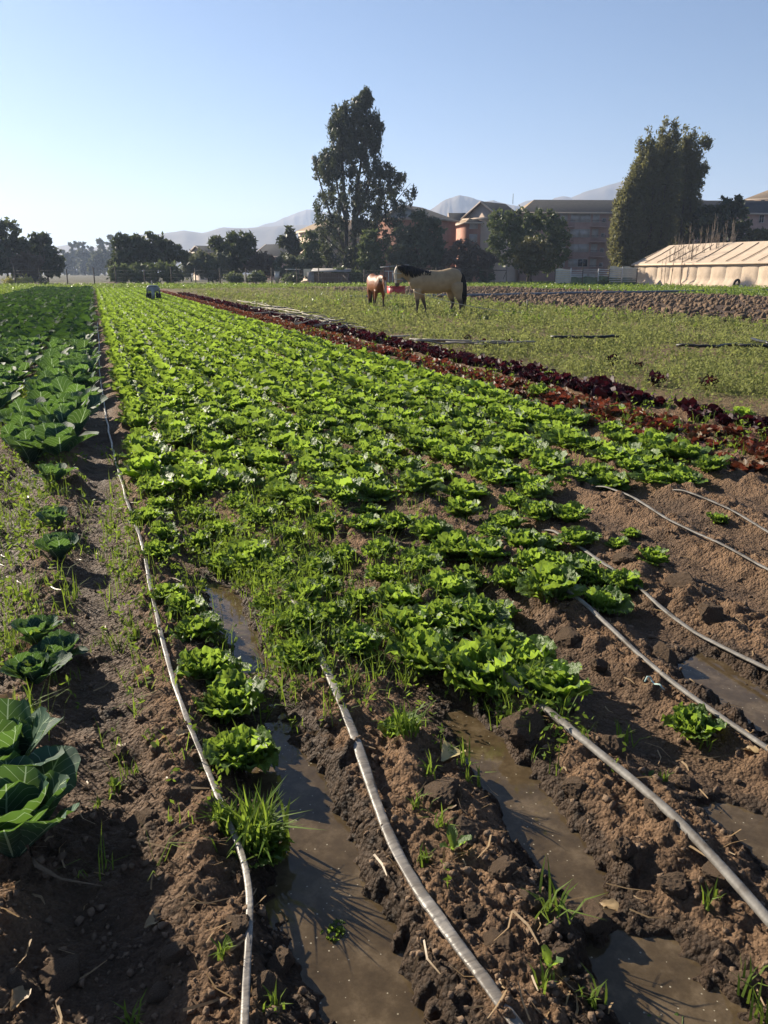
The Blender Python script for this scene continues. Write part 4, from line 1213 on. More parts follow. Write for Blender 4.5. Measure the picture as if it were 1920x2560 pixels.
for i in range(44):
    f = i / 43 * 4.999; k = int(f); q = f - k
    zx = crest[k][0] * (1 - q) + crest[k + 1][0] * q; zy = crest[k][1] * (1 - q) + crest[k + 1][1] * q
    ln = rg.uniform(70, 130)
    x0, z0 = hx(zx, zy + 8); x1, z1 = hx(zx + 10, zy + ln)
    st_.append(((x0, 0, z0), (x1, .15, z1), .024)); 
    if i % 3 == 0: st_.append(((x0, 0, z0), (x1, -.12, z1 + .1), .018))
hair_strands(st_, 'mane', hB, 2)
tail(hB, 8)
tag(hB, 'chestnut brown horse facing out with its head lowered', 'horse', 'horses on the weedy field')

# tether rope and stake
pa = at(1034, 729, (Vector((*gp(1088, 790), 0)) @ Vector((sY, cY, 0))) - .35)
sx, sy_ = gp(1316, 793)
rp_ = [pa]
mid = Vector((*gp(1200, 788), .34)); end = Vector((sx, sy_, .16))
rp = MB()
ctl = [pa, pa.lerp(end, .33) + Vector((0, 0, -.17)), pa.lerp(end, .66) + Vector((0, 0, -.20)), end]
pts = []
for k in range(25):
    u_ = k / 24
    b = [(1 - u_) ** 3, 3 * u_ * (1 - u_) ** 2, 3 * u_ * u_ * (1 - u_), u_ ** 3]
    pts.append(sum((c * w for c, w in zip(ctl, b)), Vector()))
rp.tube(pts, .014, 6)
tag(rp.build('tether_rope', M['rope'], None, True), 'pale rope stretched between the dun horse and the stake', 'rope')
mb = MB(); mb.tube([(0, 0, -.1), (.01, 0, .3), (0, 0, .62)], [.02, .02, .016], 6)
o = mb.build('tether_stake', M['blackhose']); o.location = (sx, sy_, 0)
tag(o, 'thin dark stake holding the tether rope', 'stake')

# red crate
cr = empty('red_crate', (*gp(980, 743), 0), CAMRZ + .5)
w_, h_ = .95, .62
mb = MB()
for s in (0, 1):
    mb.box((0, s * (w_ * .7 - .03), 0), (w_, s * (w_ * .7 - .03) + .03, h_))
mb.box((0, .031, 0), (.03, w_ * .7 - .031, h_)).box((w_ - .03, .031, 0), (w_, w_ * .7 - .031, h_)).box((.031, .031, 0), (w_ - .031, w_ * .7 - .031, .03))
mb.build('body', M['redplastic'], cr)
mb = MB(); mb.box((-.03, -.03, h_ + .001), (w_ + .03, .05, h_ + .06)).box((-.03, w_ * .7 - .05, h_ + .001), (w_ + .03, w_ * .7 + .03, h_ + .06)).box((-.03, .051, h_ + .001), (.05, w_ * .7 - .051, h_ + .06)).box((w_ - .05, .051, h_ + .001), (w_ + .03, w_ * .7 - .051, h_ + .06))
mb.build('rim', M['redplastic'], cr)
tag(cr, 'red plastic crate lying on ploughed soil between the horses', 'crate')

# grey arched frame standing among the far lettuces
fr = empty('arched_frame', (*gp(385, 753), 0), CAMRZ)
k_ = 50.5 / FPX
mb = MB()
hw = 13.5 * k_; H_ = 33 * k_
mb.tube([(-hw, 0, .28), (-hw, 0, H_ - .12), (-hw + .05, 0, H_ - .04), (-hw + .13, 0, H_), (hw - .13, 0, H_), (hw - .05, 0, H_ - .04), (hw, 0, H_ - .12), (hw, 0, .28)], .05, 8)
mb.build('hoop', M['metal'], fr, True)
mb = MB(); mb.box((-.10, -.05, 0), (.07, .05, H_ - .06)); mb.build('centre_post', M['metal'], fr)
mb = MB(); mb.box((-hw + .06, -.03, H_ - .30), (hw - .06, .03, H_ - .05)); mb.build('top_plate', M['metal'], fr)
for s in (-1, 1):
    mb = MB(); mb.box((s * hw - .07, -.09, .02), (s * hw + .07, .09, .42)); mb.build('leg_sleeve', M['tyre'], fr)
    mb = MB(); mb.box((s * hw * .55 - .05, -.05, .1), (s * hw * .55 + .05, .05, H_ - .32)); mb.build('side_bar', M['tyre'], fr)
mb = MB(); mb.tube([(-.05, 0, H_), (-.06, 0, H_ + .28)], .02, 6); mb.build('handle', M['metal'], fr)
tag(fr, 'grey arched frame with dark legs standing among far lettuces', 'frame')

# ------------------------------------------------------------------ leaves and rosettes
def leaf_arrays(L, W, e0, e1, cup, ruf, nu, nv, rng, tip=.34, az=0.0, roll=0.0, base=0.0):
    """a rounded leaf blade on a narrow foot: arcs outward from elevation e0 to e1, cupped, frilled at the rim"""
    v = np.linspace(0, 1, nv + 1); u = np.linspace(-1, 1, nu + 1)
    fv = np.linspace(0, 1, 33)
    el = e0 + (e1 - e0) * fv ** 1.3
    fr = np.concatenate([[0], np.cumsum((np.cos(el[1:]) + np.cos(el[:-1])) / 2)]) * L / 32 + base
    fz = np.concatenate([[0], np.cumsum((np.sin(el[1:]) + np.sin(el[:-1])) / 2)]) * L / 32
    U, Vv = np.meshgrid(u, v)
    T = Vv * (1 - tip * (.35 * U ** 2 + .65 * U ** 6) * Vv ** 1.5)
    w = W / 2 * (.10 + .98 * v ** .75) * (1 - .20 * np.clip((v - .6) / .4, 0, 1) ** 2)
    wv = w[:, None]
    ph, ph2, ph3 = rng.uniform(0, 6.28, 3)
    k1, k2 = rng.uniform(6, 10), rng.uniform(2.5, 4.5)
    rim = np.clip(np.maximum(np.abs(U), (Vv - .55) / .45), 0, 1) ** 2
    kf = min(4.6, nu * .42)
    off = cup * wv * U ** 2 + ruf * (.5 if nu > 5 else .8) * rim * np.sin(ph + k1 * Vv * 1.6 + k2 * kf * U) + ruf * .30 * np.sin(ph2 + min(14, nv * 1.3) * Vv) * np.sin(min(8, nu * .7) * U + ph)
    edge = 1 + .10 * np.sin(ph3 + k1 * 1.7 * Vv) * (np.abs(U) > .9) * min(1, ruf * 60)
    T = T * (1 + .05 * np.sin(ph3 + 7 * U) * (Vv > .95) * min(1, ruf * 60))
    lat = U * wv * edge * (1 - .12 * abs(cup) * U ** 2)
    r = np.interp(T, fv, fr); z = np.interp(T, fv, fz); e = np.interp(T, fv, el)
    rr = r - np.sin(e) * off
    zz = z + np.cos(e) * off + roll * lat
    ca, sa = math.cos(az), math.sin(az)
    Vt = np.column_stack([(rr * ca - lat * sa).ravel(), (rr * sa + lat * ca).ravel(), zz.ravel()])
    n = nu + 1
    F = np.array([(j*n+i, j*n+i+1, (j+1)*n+i+1, (j+1)*n+i) for j in range(nv) for i in range(nu)])
    uv = np.column_stack([(U * .5 + .5).ravel(), Vv.ravel()])
    return Vt, F, uv

def lettuce_leaves(rng, nl=15, nu=6, nv=6, upright=0.0, ruf=.015, size=1.0):
    out = []
    for i in range(nl):
        f = i / (nl - 1)                                # 0 outer, 1 heart
        az = i * 2.39996 + rng.uniform(-.3, .3)
        L = (.165 - .055 * f) * rng.uniform(.8, 1.2) * size
        W = (.165 - .055 * f) * rng.uniform(.85, 1.2) * size
        e0 = R(36 + 44 * f + 12 * upright + rng.uniform(-9, 9))
        e1 = R(4 + 92 * f + 30 * upright + rng.uniform(-24, 16))
        out.append(leaf_arrays(L, W, e0, e1, rng.uniform(-.05, .30), ruf * rng.uniform(.7, 1.6) * size, nu, nv, rng, az=az, roll=rng.uniform(-.25, .25), base=.010))
    return out

def cabbage_leaves(rng, nl=9, nu=6, nv=7, size=1.0):
    out = []
    for i in range(nl):
        f = i / max(1, nl - 1)
        az = i * 2.39996 + rng.uniform(-.35, .35)
        L = (.27 - .09 * f) * rng.uniform(.85, 1.12) * size
        W = (.215 - .05 * f) * rng.uniform(.85, 1.15) * size
        e0 = R(48 + 32 * f + rng.uniform(-9, 9)); e1 = R(44 + 44 * f + rng.uniform(-24, 14))
        if rng.random() < .3: e1 -= R(25)
        out.append(leaf_arrays(L, W, e0, e1, rng.uniform(.15, .6), .008 * size * rng.uniform(.7, 1.6), nu, nv, rng, tip=.30, az=az, roll=rng.uniform(-.2, .2), base=.015))
    return out

def join(parts):
    V, F, UV, b = [], [], [], 0
    for v, f, u in parts:
        V.append(v); F.append(f + b); UV.append(u); b += len(v)
    return np.concatenate(V), np.concatenate(F), np.concatenate(UV)

class Kind:
    """one crop kind: fine variants with a mesh for each leaf, whole-plant variants, light variants for the far mass"""
    def __init__(s, name, mk, fine, whole, light, mat, matfar, nfine=5, nwhole=5, nlight=5, mid=None):
        s.name = name
        s.fine, s.whole, s.light = [], [], []
        for k in range(nfine):
            s.fine.append([])
            for (v, f, u) in mk(np.random.default_rng(1000 + k), **fine):
                me = mesh_np('leaf', v, f, True, u); me.materials.append(mat); s.fine[-1].append(me)
        for k in range(nwhole):
            v, f, u = join(mk(np.random.default_rng(2000 + k), **whole))
            me = mesh_np(name, v, f, True, u); me.materials.append(mat); s.whole.append(me)
        for k in range(nlight):
            v, f, u = join(mk(np.random.default_rng(3000 + k), **light)); s.light.append((v, f))
        s.mat, s.matfar = mat, matfar
        s.mid = [join(mk(np.random.default_rng(4000 + k), **mid))[:2] for k in range(4)] if mid else None
    def plant_fine(s, x, y, sc_, rz, label, cat, group, k, swap=None):
        t = empty(s.name, (x, y, hz(x, y) - .008), rz)
        t.scale = (sc_, sc_, sc_ * rnd.uniform(.9, 1.15))
        t.rotation_euler = (rnd.uniform(-.08, .08), rnd.uniform(-.08, .08), rz)
        for i, me in enumerate(s.fine[k % len(s.fine)]):
            o = obj('leaf', me, None, t)
            if swap and i in swap:
                o.material_slots[0].link = 'OBJECT'; o.material_slots[0].material = swap[i]
        return tag(t, label, cat, group)
    def plant(s, x, y, z, sc_, rz, label, cat, group, k):
        o = obj(s.name, s.whole[k % len(s.whole)])
        o.location = (x, y, z - .008)
        o.scale = (sc_, sc_, sc_ * rnd.uniform(.85, 1.15))
        o.rotation_euler = (rnd.uniform(-.1, .1), rnd.uniform(-.1, .1), rz)
        return tag(o, label, cat, group)
    def mass(s, name, P, label, cat, src=None):
        """P rows: x, y, z, scale, rotation"""
        V, F, b = [], [], 0
        P = np.asarray(P); src = src or s.light
        kk = np.arange(len(P)) % len(src)
        for k, (v, f) in enumerate(src):
            Q = P[kk == k]
            if not len(Q): continue
            c, sn = np.cos(Q[:, 4]), np.sin(Q[:, 4])
            vv = np.empty((len(Q), len(v), 3))
            vv[..., 0] = (v[None, :, 0] * c[:, None] - v[None, :, 1] * sn[:, None]) * Q[:, 3:4] + Q[:, 0:1]
            vv[..., 1] = (v[None, :, 0] * sn[:, None] + v[None, :, 1] * c[:, None]) * Q[:, 3:4] + Q[:, 1:2]
            vv[..., 2] = v[None, :, 2] * Q[:, 3:4] + Q[:, 2:3]
            ff = f[None] + (np.arange(len(Q)) * len(v))[:, None, None] + b
            V.append(vv.reshape(-1, 3)); F.append(ff.reshape(-1, f.shape[1])); b += len(Q) * len(v)
        o = obj(name, mesh_np(name, np.concatenate(V), np.concatenate(F), True), s.matfar)
        return tag(o, label, cat, kind='stuff')

KL = Kind('lettuce', lettuce_leaves, dict(nl=24, nu=12, nv=10, ruf=.021, size=.94), dict(nl=20, nu=10, nv=8, ruf=.020, size=1.0), dict(nl=9, nu=2, nv=3, upright=.2, size=1.12), M['lettuce'], M['lettuce_stuff'], 6, 6, 6, dict(nl=14, nu=4, nv=4, upright=.1, ruf=.02, size=1.08))
KR = Kind('red_lettuce', lettuce_leaves, dict(nl=3, nu=2, nv=2), dict(nl=15, nu=4, nv=5, ruf=.024), dict(nl=9, nu=2, nv=3, ruf=.03, size=1.1), M['red'], M['red_stuff'], 1, 5, 5)
KD = Kind('purple_lettuce', lettuce_leaves, dict(nl=3, nu=2, nv=2), dict(nl=14, nu=4, nv=5, ruf=.024, upright=1.0), dict(nl=9, nu=2, nv=3, upright=1.0, size=1.1), M['dark'], M['dark_stuff'], 1, 5, 5)
KC = Kind('cabbage', cabbage_leaves, dict(nl=14, nu=10, nv=9), dict(nl=11, nu=6, nv=6), dict(nl=7, nu=2, nv=3, size=1.08), M['cabbage'], M['cabbage_stuff'], 4, 5, 5)

# lettuces standing singly on the bare ground, placed where the photo shows them (1659-wide view pixels)
Q = 1920 / 1659
near_l = [(x_, y_, .78, 'b') for x_, y_ in ((835, 1255), (1010, 1250), (1075, 1320), (960, 1345), (1150, 1240), (1245, 1180), (1060, 1165), (935, 1195), (1180, 1175), (1110, 1095), (1290, 1245), (1075, 1400), (965, 1365))] + [(x_, y_, .7, 'g') for x_, y_ in ((740, 1200), (600, 1240), (700, 1265), (780, 1290), (480, 1210), (430, 1165), (520, 1100), (590, 1095), (800, 1100))] + [
          (517, 1628, .95, 'p'), (497, 1515, .95, 'p'), (455, 1455, .9, 'p'), (430, 1368, .85, 'p'), (398, 1322, .75, 'p'), (362, 1300, .6, 'p'), (345, 1212, .75, 'p'), (352, 1170, .7, 'p'), (325, 1135, .85, 'p'), (345, 1095, .8, 'p'),
          (652, 1425, .75, 'g'), (645, 1362, .8, 'g'), (712, 1340, .7, 'g'), (660, 1302, .75, 'g'), (578, 1312, .5, 'g'), (770, 1398, .85, 'g'), (540, 1218, 1.0, 'g'), (680, 1215, .8, 'g'), (620, 1160, .8, 'g'), (560, 1135, .8, 'g'), (480, 1150, .8, 'g'), (430, 1110, .8, 'g'), (700, 1140, .85, 'g'), (790, 1150, .9, 'g'), (735, 1090, .9, 'g'), (655, 1095, .9, 'g'),
          (905, 1232, .95, 'b'), (862, 1300, 1.0, 'b'), (890, 1360, 1.15, 'b'), (965, 1290, .95, 'b'), (925, 1425, 1.2, 'b'), (1025, 1468, 1.2, 'b'), (1030, 1348, 1.1, 'b'), (1135, 1440, 1.0, 'b'), (985, 1195, 1.05, 'b'), (1045, 1215, .95, 'b'), (1100, 1268, .8, 'b'), (1128, 1185, 1.0, 'b'), (1192, 1238, 1.05, 'b'), (1250, 1232, .95, 'b'), (1192, 1300, 1.1, 'b'), (1302, 1300, .95, 'b'), (1345, 1260, .8, 'b'), (1232, 1135, .85, 'b'), (1165, 1125, .9, 'b'), (1090, 1130, .95, 'b'), (1000, 1110, .95, 'b'), (930, 1150, .9, 'b'), (860, 1130, .9, 'b'), (820, 1210, .7, 'b'), (1150, 1070, .9, 'b'),
          (1335, 1188, .5, 's'), (1408, 1218, .7, 's'), (1365, 1142, .42, 's'), (1550, 1118, .5, 's')]
LT = {'p': ('light green lettuce beside the pale tape along the trodden path', 'lettuces along the first tape'),
      'g': ('small green lettuce half swallowed by the grassy weeds', 'lettuces in the weedy patch'),
      'b': ('full green lettuce at the ragged bare edge of the bed', 'lettuces at the edge of the bed'),
      's': ('small lone lettuce on bare crumbly soil between hoses', 'lone lettuces on bare soil')}
taken = []
nfine = 0
for i, (qx, qy, s_, g_) in enumerate(near_l):
    x, y = gp(qx * Q, qy * Q, .03)
    lab = LT[g_][0]
    if g_ == 'b':
        lab = 'full green lettuce at the bed edge, ' + ('between wide shiny tape and round grey hose' if x < 1.36 else 'just past the round grey hose' if x < 2.0 else 'past the grey tape of the bolted lettuce')
    elif g_ == 's':
        lab = {0: 'tiny', 1: 'small'}[int(s_ > .6)] + ' lone lettuce on bare crumbly soil between hoses'
    KL.plant_fine(x, y, s_ * 1.04, rnd.uniform(0, 6.28), lab, 'lettuce', LT[g_][1], i)
    taken.append((x, y)); nfine += 1
x, y = gp(1190 * Q, 1525 * Q); KL.plant_fine(x, y, 1.1, 1.0, 'lettuce with yellowing outer leaves beside the round grey hose', 'lettuce', None, 2, {i: M['lettuce_y'] for i in (0, 2, 3, 5)}); taken.append((x, y))
x, y = gp(1495 * Q, 1580 * Q); KL.plant_fine(x, y, .72, 2.0, 'tall thin bolted lettuce standing alone among soil clods', 'lettuce', None, 4)
x, y = gp(868 * Q, 1610 * Q); KL.plant_fine(x, y, .55, .6, 'small toothed lettuce with grass beside the wide pale tape', 'lettuce', None, 1)
x, y = gp(560 * Q, 1835 * Q); KL.plant_fine(x, y, .62, 2.6, 'lettuce buried in a grass clump by the puddle', 'lettuce', None, 3)
x, y = gp(725 * Q, 1985 * Q); KL.plant_fine(x, y, .26, 1.4, 'tiny lettuce seedling on wet soil beside the puddle', 'lettuce', None, 5)
taken = np.array(taken)

# the dense bed
rows_x = np.arange(.30, 4.45, .290)
ORD = 'first second third fourth fifth sixth seventh eighth ninth tenth eleventh twelfth thirteenth fourteenth fifteenth sixteenth'.split()
dense = []
for r_i, x in enumerate(rows_x):
    y = 5.15 + (.35 if x < 1.0 else 0) - .25 * (x > 2.6) + NR.uniform(0, .25)
    while y < 84:
        px, py = x + NR.normal() * .035, y + NR.normal() * .04
        if NR.random() > .05 and np.min(np.hypot(taken[:, 0] - px, taken[:, 1] - py)) > .2:
            dense.append((px, py, r_i))
        y += NR.uniform(.25, .33) if y < 20 else NR.uniform(.27, .35)
dense = np.array(dense)
dist = np.hypot(dense[:, 0], dense[:, 1]); o_ = np.argsort(dist); dense = dense[o_]
dz = height(dense[:, 0], dense[:, 1], False)
ninst = 300 - nfine - 5
for i in range(ninst):
    KL.plant(dense[i, 0], dense[i, 1], dz[i], rnd.uniform(.98, 1.42), rnd.uniform(0, 6.28), f'green lettuce in the {ORD[int(dense[i, 2])]} row from the trodden path', 'lettuce', 'lettuces in the dense bed', i * 7 + i // 5)
rest, rz_ = dense[ninst:, :2], dz[ninst:]
nm_ = int((np.hypot(rest[:, 0], rest[:, 1]) < 16).sum())
Pm = np.column_stack([rest, rz_, NR.uniform(1.0, 1.42, len(rest)), NR.uniform(0, 6.28, len(rest))])
KL.mass('lettuce_rows', Pm[:nm_], 'closed carpet of green lettuces in the middle of the bed', 'lettuce', KL.mid)
KL.mass('lettuce_rows', Pm[nm_:], 'solid rows of green lettuces running to the far fence', 'lettuce')

# reddish rows and the dark purple row on the bed's edge
def crop(K, xs, y0, y1, sp, limit, label, group, massname, masslabel, cat, smin, smax, skip=.06, start=None):
    pts = []
    for r_i, x in enumerate(xs):
        y = (start(x) if start else y0) + NR.uniform(0, .2)
        while y < y1:
            if NR.random() > skip: pts.append((x + NR.normal() * .045, y + NR.normal() * .05, r_i))
            y += NR.uniform(sp * .85, sp * 1.15)
    pts = np.array(pts); pts = pts[np.argsort(np.hypot(pts[:, 0], pts[:, 1]))]
    z = height(pts[:, 0], pts[:, 1], False)
    n = min(limit, len(pts))
    for i in range(n):
        K.plant(pts[i, 0], pts[i, 1], z[i], rnd.uniform(smin, smax), rnd.uniform(0, 6.28), label.replace('#', ORD[int(pts[i, 2])]), cat, group, i * 3 + i // 4)
    if len(pts) > n:
        q = pts[n:, :2]
        K.mass(massname, np.column_stack([q, z[n:], NR.uniform(smin, smax, len(q)), NR.uniform(0, 6.28, len(q))]), masslabel, cat)
crop(KR, [4.60, 4.82, 5.04, 5.26, 5.48], 5.2, 74, .24, 280, 'reddish frilly lettuce in the # red row counted from the green bed', 'red lettuces edging the bed', 'red_lettuce_rows', 'far stretch of reddish lettuce rows', 'lettuce', .7, 1.05, .05, start=lambda x: 4.9 + (x - 4.6) * .5)
crop(KD, [5.74, 5.98], 5.5, 62, .25, 240, 'dark purple lettuce in the # purple row counted from the red rows', 'purple lettuces beside the weeds', 'purple_lettuce_rows', 'far stretch of the dark purple lettuce row', 'lettuce', .9, 1.3, .12)
for i, (px, py) in enumerate([(1640, 965), (1770, 975), (1595, 925), (1530, 915), (1215, 870), (1265, 868), (1300, 872), (1170, 855)]):
    x, y = gp(px, py); KD.plant(x, y, hz(x, y), rnd.uniform(1.0, 1.5), i, 'stray dark purple lettuce growing among the field weeds', 'lettuce', 'stray purple lettuces', i)
for i, (px, py) in enumerate([(1350, 1000), (1535, 1035), (1370, 955), (1850, 1065)]):
    x, y = gp(px, py); KL.plant(x, y, hz(x, y), 1.2, i, 'odd green lettuce standing in the purple row', 'lettuce', 'green lettuces in the purple row', i)

# cabbages
near_c = [(70, 1888, 1.35, 'large'), (92, 1752, .1, None)]
cab = [(38, 2160, 1.15, 'large cabbage with pale-veined leaves and bare stem beside shaded furrow'), (20, 1990, 1.0, 'large cabbage with glowing leaves beside the flowering weed stems')]
for i, (px, py, s_, lab) in enumerate(cab):
    x, y = gp(px, py); KC.plant_fine(x, y, s_, [2.2, .7][i], lab, 'cabbage', None, i)
mb = MB(); x, y = gp(95, 2195)
mb.tube([(x - .02, y + .02, .10), (x, y, .04), (x + .06, y - .05, .02), (x + .16, y - .10, .012)], [.006, .007, .004, .001], 6)
tag(mb.build('cabbage_root', M['root'], None, True), 'exposed root trailing over soil below the large cabbage', 'root')
mc = [(92, 1722, .62), (150, 1662, .62), (95, 1622, .62), (150, 1405, .68), (140, 1335, .6), (135, 1225, .78), (130, 1300, .3)]
for i, (px, py, s_) in enumerate(mc):
    x, y = gp(px, py)
    sw = {0: M['dead_cabbage'], 2: M['dead_cabbage']} if i == 3 else None
    KC.plant_fine(x, y, s_ * .95, rnd.uniform(0, 6), 'small cabbage with one withered orange leaf' if i == 3 else 'small grey-green cabbage in the gappy row on dry soil', 'cabbage', None if i == 3 else 'small cabbages in the gappy row', i)
crop(KC, [-.32, -.68, -1.22, -1.62, -2.05, -2.5, -2.95, -3.4, -3.85, -4.3, -4.75], 7.0, 84, .33, 280, 'broad-leaved cabbage in the # cabbage row from the shaded path', 'cabbages in rows', 'cabbage_rows', 'far mass of dark green cabbage rows', 'cabbage', 1.1, 1.6, .04,
     start=lambda x: 7.1 if x > -.5 else 7.3 if x > -1 else 9.5)

# ------------------------------------------------------------------ drip tapes and hoses
def tape(name, label, px_pts, width, hgt, mat, far_y=None, crinkle=.0, lift=.012, flat=.45, n=10, group=None, seed=0, far_x=None, sink=None):
    P = [gp(a, b, .04) for a, b in px_pts]
    P.sort(key=lambda p: p[1])
    x0, y0 = P[0]; d = (P[1][0] - x0) / (P[1][1] - y0)
    P = [(x0 - d * .6, y0 - .6)] + P
    if far_y:
        xl, yl = P[-1]
        yy = yl
        while yy < far_y:
            yy += 4; P.append((xl + .05 * math.sin(yy * .9 + seed) + ((far_x or xl) - xl) * min(1, (yy - yl) / 12), yy))
    ys = np.array([p[1] for p in P]); xs = np.array([p[0] for p in P])
    step = []
    y = ys[0]
    while y < ys[-1]:
        step.append(y); y += .03 if y < 5 else .12 if y < 14 else .6
    yy = np.array(step)
    # smooth path through the points
    xx = np.interp(yy, ys, xs)
    k = 5; pad = np.pad(xx, k, 'edge'); xx = np.array([pad[i:i + 2 * k + 1].mean() for i in range(len(xx))])
    near = yy < 5
    xx = xx + np.where(near, .004, .01) * vnoise(yy * 2.2, yy * 0 + seed, 300)
    hs = np.max([height(xx + o, yy, True) for o in (-width / 2, 0, width / 2)], axis=0)
    kk = 7
    hp = np.pad(hs, kk, 'edge')
    h2 = np.array([np.percentile(hp[i:i + 2 * kk + 1], 80) for i in range(len(hs))])
    hp = np.pad(h2, kk, 'edge'); h2 = np.array([hp[i:i + 2 * kk + 1].mean() for i in range(len(hs))])
    zz = h2 + lift
    if sink: zz = zz - .07 * sstep(sink, sink + .35, yy)
    rg = np.random.default_rng(seed)
    V, F = [], []
    tw = vnoise(yy * 3.1, yy * 0 + 3 + seed, 310) * .5
    wd = width / 2 * (1 + .14 * vnoise(yy * 5, yy * 0 + seed, 320))
    for i in range(len(yy)):
        tx = xx[min(i + 1, len(yy) - 1)] - xx[max(i - 1, 0)]; ty = yy[min(i + 1, len(yy) - 1)] - yy[max(i - 1, 0)]
        l = math.hypot(tx, ty); nx, ny = ty / l, -tx / l
        cr = rg.normal(0, crinkle * hgt * .5, n)
        for j in range(n):
            a = 2 * math.pi * j / n
            c, s = math.cos(a) * wd[i], math.sin(a) * hgt / 2
            c, s = c * math.cos(tw[i]) - s * math.sin(tw[i]) , s * math.cos(tw[i]) + c * math.sin(tw[i]) * .7
            V.append((xx[i] + nx * c, yy[i] + ny * c, zz[i] + s + cr[j]))
    m = len(yy)
    F = [(i*n+j, i*n+(j+1) % n, (i+1)*n+(j+1) % n, (i+1)*n+j) for i in range(m - 1) for j in range(n)]
    F += [tuple(range(n)), tuple((m - 1) * n + j for j in range(n - 1, -1, -1))]
    o = obj(name, mesh_np(name, V, F, True), mat)
    return tag(o, label, 'irrigation tape', group)
tape('drip_tape', 'narrow pale drip tape with a kink beside the trodden path', [(612, 2560), (622, 2300), (625, 2165), (560, 2040), (500, 1890), (430, 1710), (388, 1530), (362, 1400), (330, 1290), (300, 1190), (275, 1090), (262, 1020), (250, 940)], .018, .006, M['tape'], 26, .35, seed=1, far_x=.02)
tape('drip_tape', 'wide shiny pale tape lying along the long puddle', [(1262, 2560), (1130, 2370), (1000, 2180), (935, 2010), (880, 1850), (825, 1700), (740, 1530), (675, 1400), (560, 1240), (440, 1080), (390, 980)], .031, .011, M['tape'], 15, .30, seed=2, sink=3.5, far_x=.66)
tape('irrigation_hose', 'thick round grey hose crossing the clods past yellowing lettuce', [(1920, 2335), (1760, 2160), (1600, 2000), (1430, 1850), (1270, 1710), (1000, 1450), (905, 1345), (800, 1240)], .029, .023, M['hose'], 4.5, .02, seed=3, sink=2.75, n=12, lift=.016, far_x=1.36)
tape('drip_tape', 'grey tape ending in the furrow puddle past the bolted lettuce', [(1920, 1885), (1820, 1810), (1700, 1730), (1570, 1620), (1450, 1525), (1300, 1420), (1180, 1330)], .022, .015, M['hose'], 5, .05, seed=4, sink=3.35, lift=.012, far_x=2.02)
tape('drip_tape', 'striped grey tape between the bare clods and lone lettuces', [(1920, 1662), (1800, 1600), (1680, 1530), (1560, 1440), (1370, 1325), (1240, 1250)], .022, .012, M['hose'], 6, .12, seed=5, sink=4.0, far_x=2.5)
tape('drip_tape', 'pale thin tape across bare soil above the lone lettuces', [(1920, 1432), (1840, 1390), (1760, 1352), (1650, 1300), (1560, 1242), (1450, 1200)], .020, .010, M['hose'], 7.5, .10, seed=6, sink=4.8, far_x=3.4)
tape('drip_tape', 'pale thin tape nearest to the reddish lettuce rows', [(1920, 1328), (1850, 1295), (1780, 1262), (1700, 1235)], .020, .010, M['hose'], 7.5, .10, seed=7, sink=4.5, far_x=3.9)

def lying(name, label, cat, pts_px, rad, mat, group=None, lift=.03, flat=1.0, wob=.02, seed=0):
    rg = random.Random(seed); pts = []
    for (a, b) in pts_px:
        x, y = gp(a, b, .05); pts.append(Vector((x, y, hz(x, y) + lift + rad)))
    out = []
    for p, q in zip(pts[:-1], pts[1:]):
        for k in range(5):
            out.append(p.lerp(q, k / 5) + Vector((rg.uniform(-wob, wob), rg.uniform(-wob, wob), rg.uniform(-wob, wob) * .6 + wob * .3)))
    out.append(pts[-1])
    mb = MB(); mb.tube(out, rad, 7, flat)
    return tag(mb.build(name, mat, None, True), label, cat, group)
lying('grey_pipe', 'grey water pipe lying along the ploughed soil behind horses', 'pipe', [(870, 746), (975, 745), (1035, 743), (1170, 742), (1300, 739), (1420, 736), (1600, 733), (1920, 728)], .09, M['greypipe'], wob=.03)
lying('black_hose', 'short straight black hose lying in the weeds', 'hose', [(1375, 860), (1460, 862), (1545, 859)], .03, M['blackhose'], lift=.16)
lying('black_hose', 'long bent black hose lying across the weedy field', 'hose', [(1690, 880), (1780, 884), (1840, 877), (1850, 881), (1920, 884)], .03, M['blackhose'], lift=.14, seed=2)
lying('black_hose', 'black hose end lying beside pale cane in weeds', 'hose', [(1878, 868), (1920, 882)], .03, M['blackhose'], lift=.18, seed=3)
rg = random.Random(12)
for i in range(9):
    y0 = 863 + i * 1.7; x0 = 1025 + rg.uniform(0, 90); x1 = x0 + rg.uniform(110, 230)
    lying('cane', 'long weathered cane in the flat bundle on the weeds', 'cane', [(x0, y0), ((x0 + x1) / 2, y0 + 1.5), (x1, y0 + rg.uniform(-1, 9))], rg.uniform(.014, .024), M['cane'] if i % 2 else M['canegrey'], 'canes in the flat bundle', lift=.10 + .012 * i, seed=i)
lying('cane', 'single pale cane lying apart on the weeds', 'cane', [(975, 855), (1040, 848)], .02, M['cane'], lift=.10)
for i in range(26):
    t_ = i / 25
    cx, cyp = 640 + t_ * 230 + rg.uniform(-14, 14), 774 + t_ * 58 + rg.uniform(-7, 7)
    a = rg.uniform(-.1, .5) if rg.random() < .75 else rg.uniform(-1.0, -.2)
    l = rg.uniform(22, 60)
    lying('cane', 'dry cane in the loose pale heap beside the purple row', 'cane', [(cx - l * math.cos(a), cyp - l * math.sin(a) * .35), (cx, cyp - 2), (cx + l * math.cos(a), cyp + l * math.sin(a) * .35)], rg.uniform(.010, .020), M['cane'] if rg.random() < .45 else M['canegrey'], 'canes in the loose heap', lift=.10 + rg.uniform(0, .14), wob=.04, seed=100 + i)

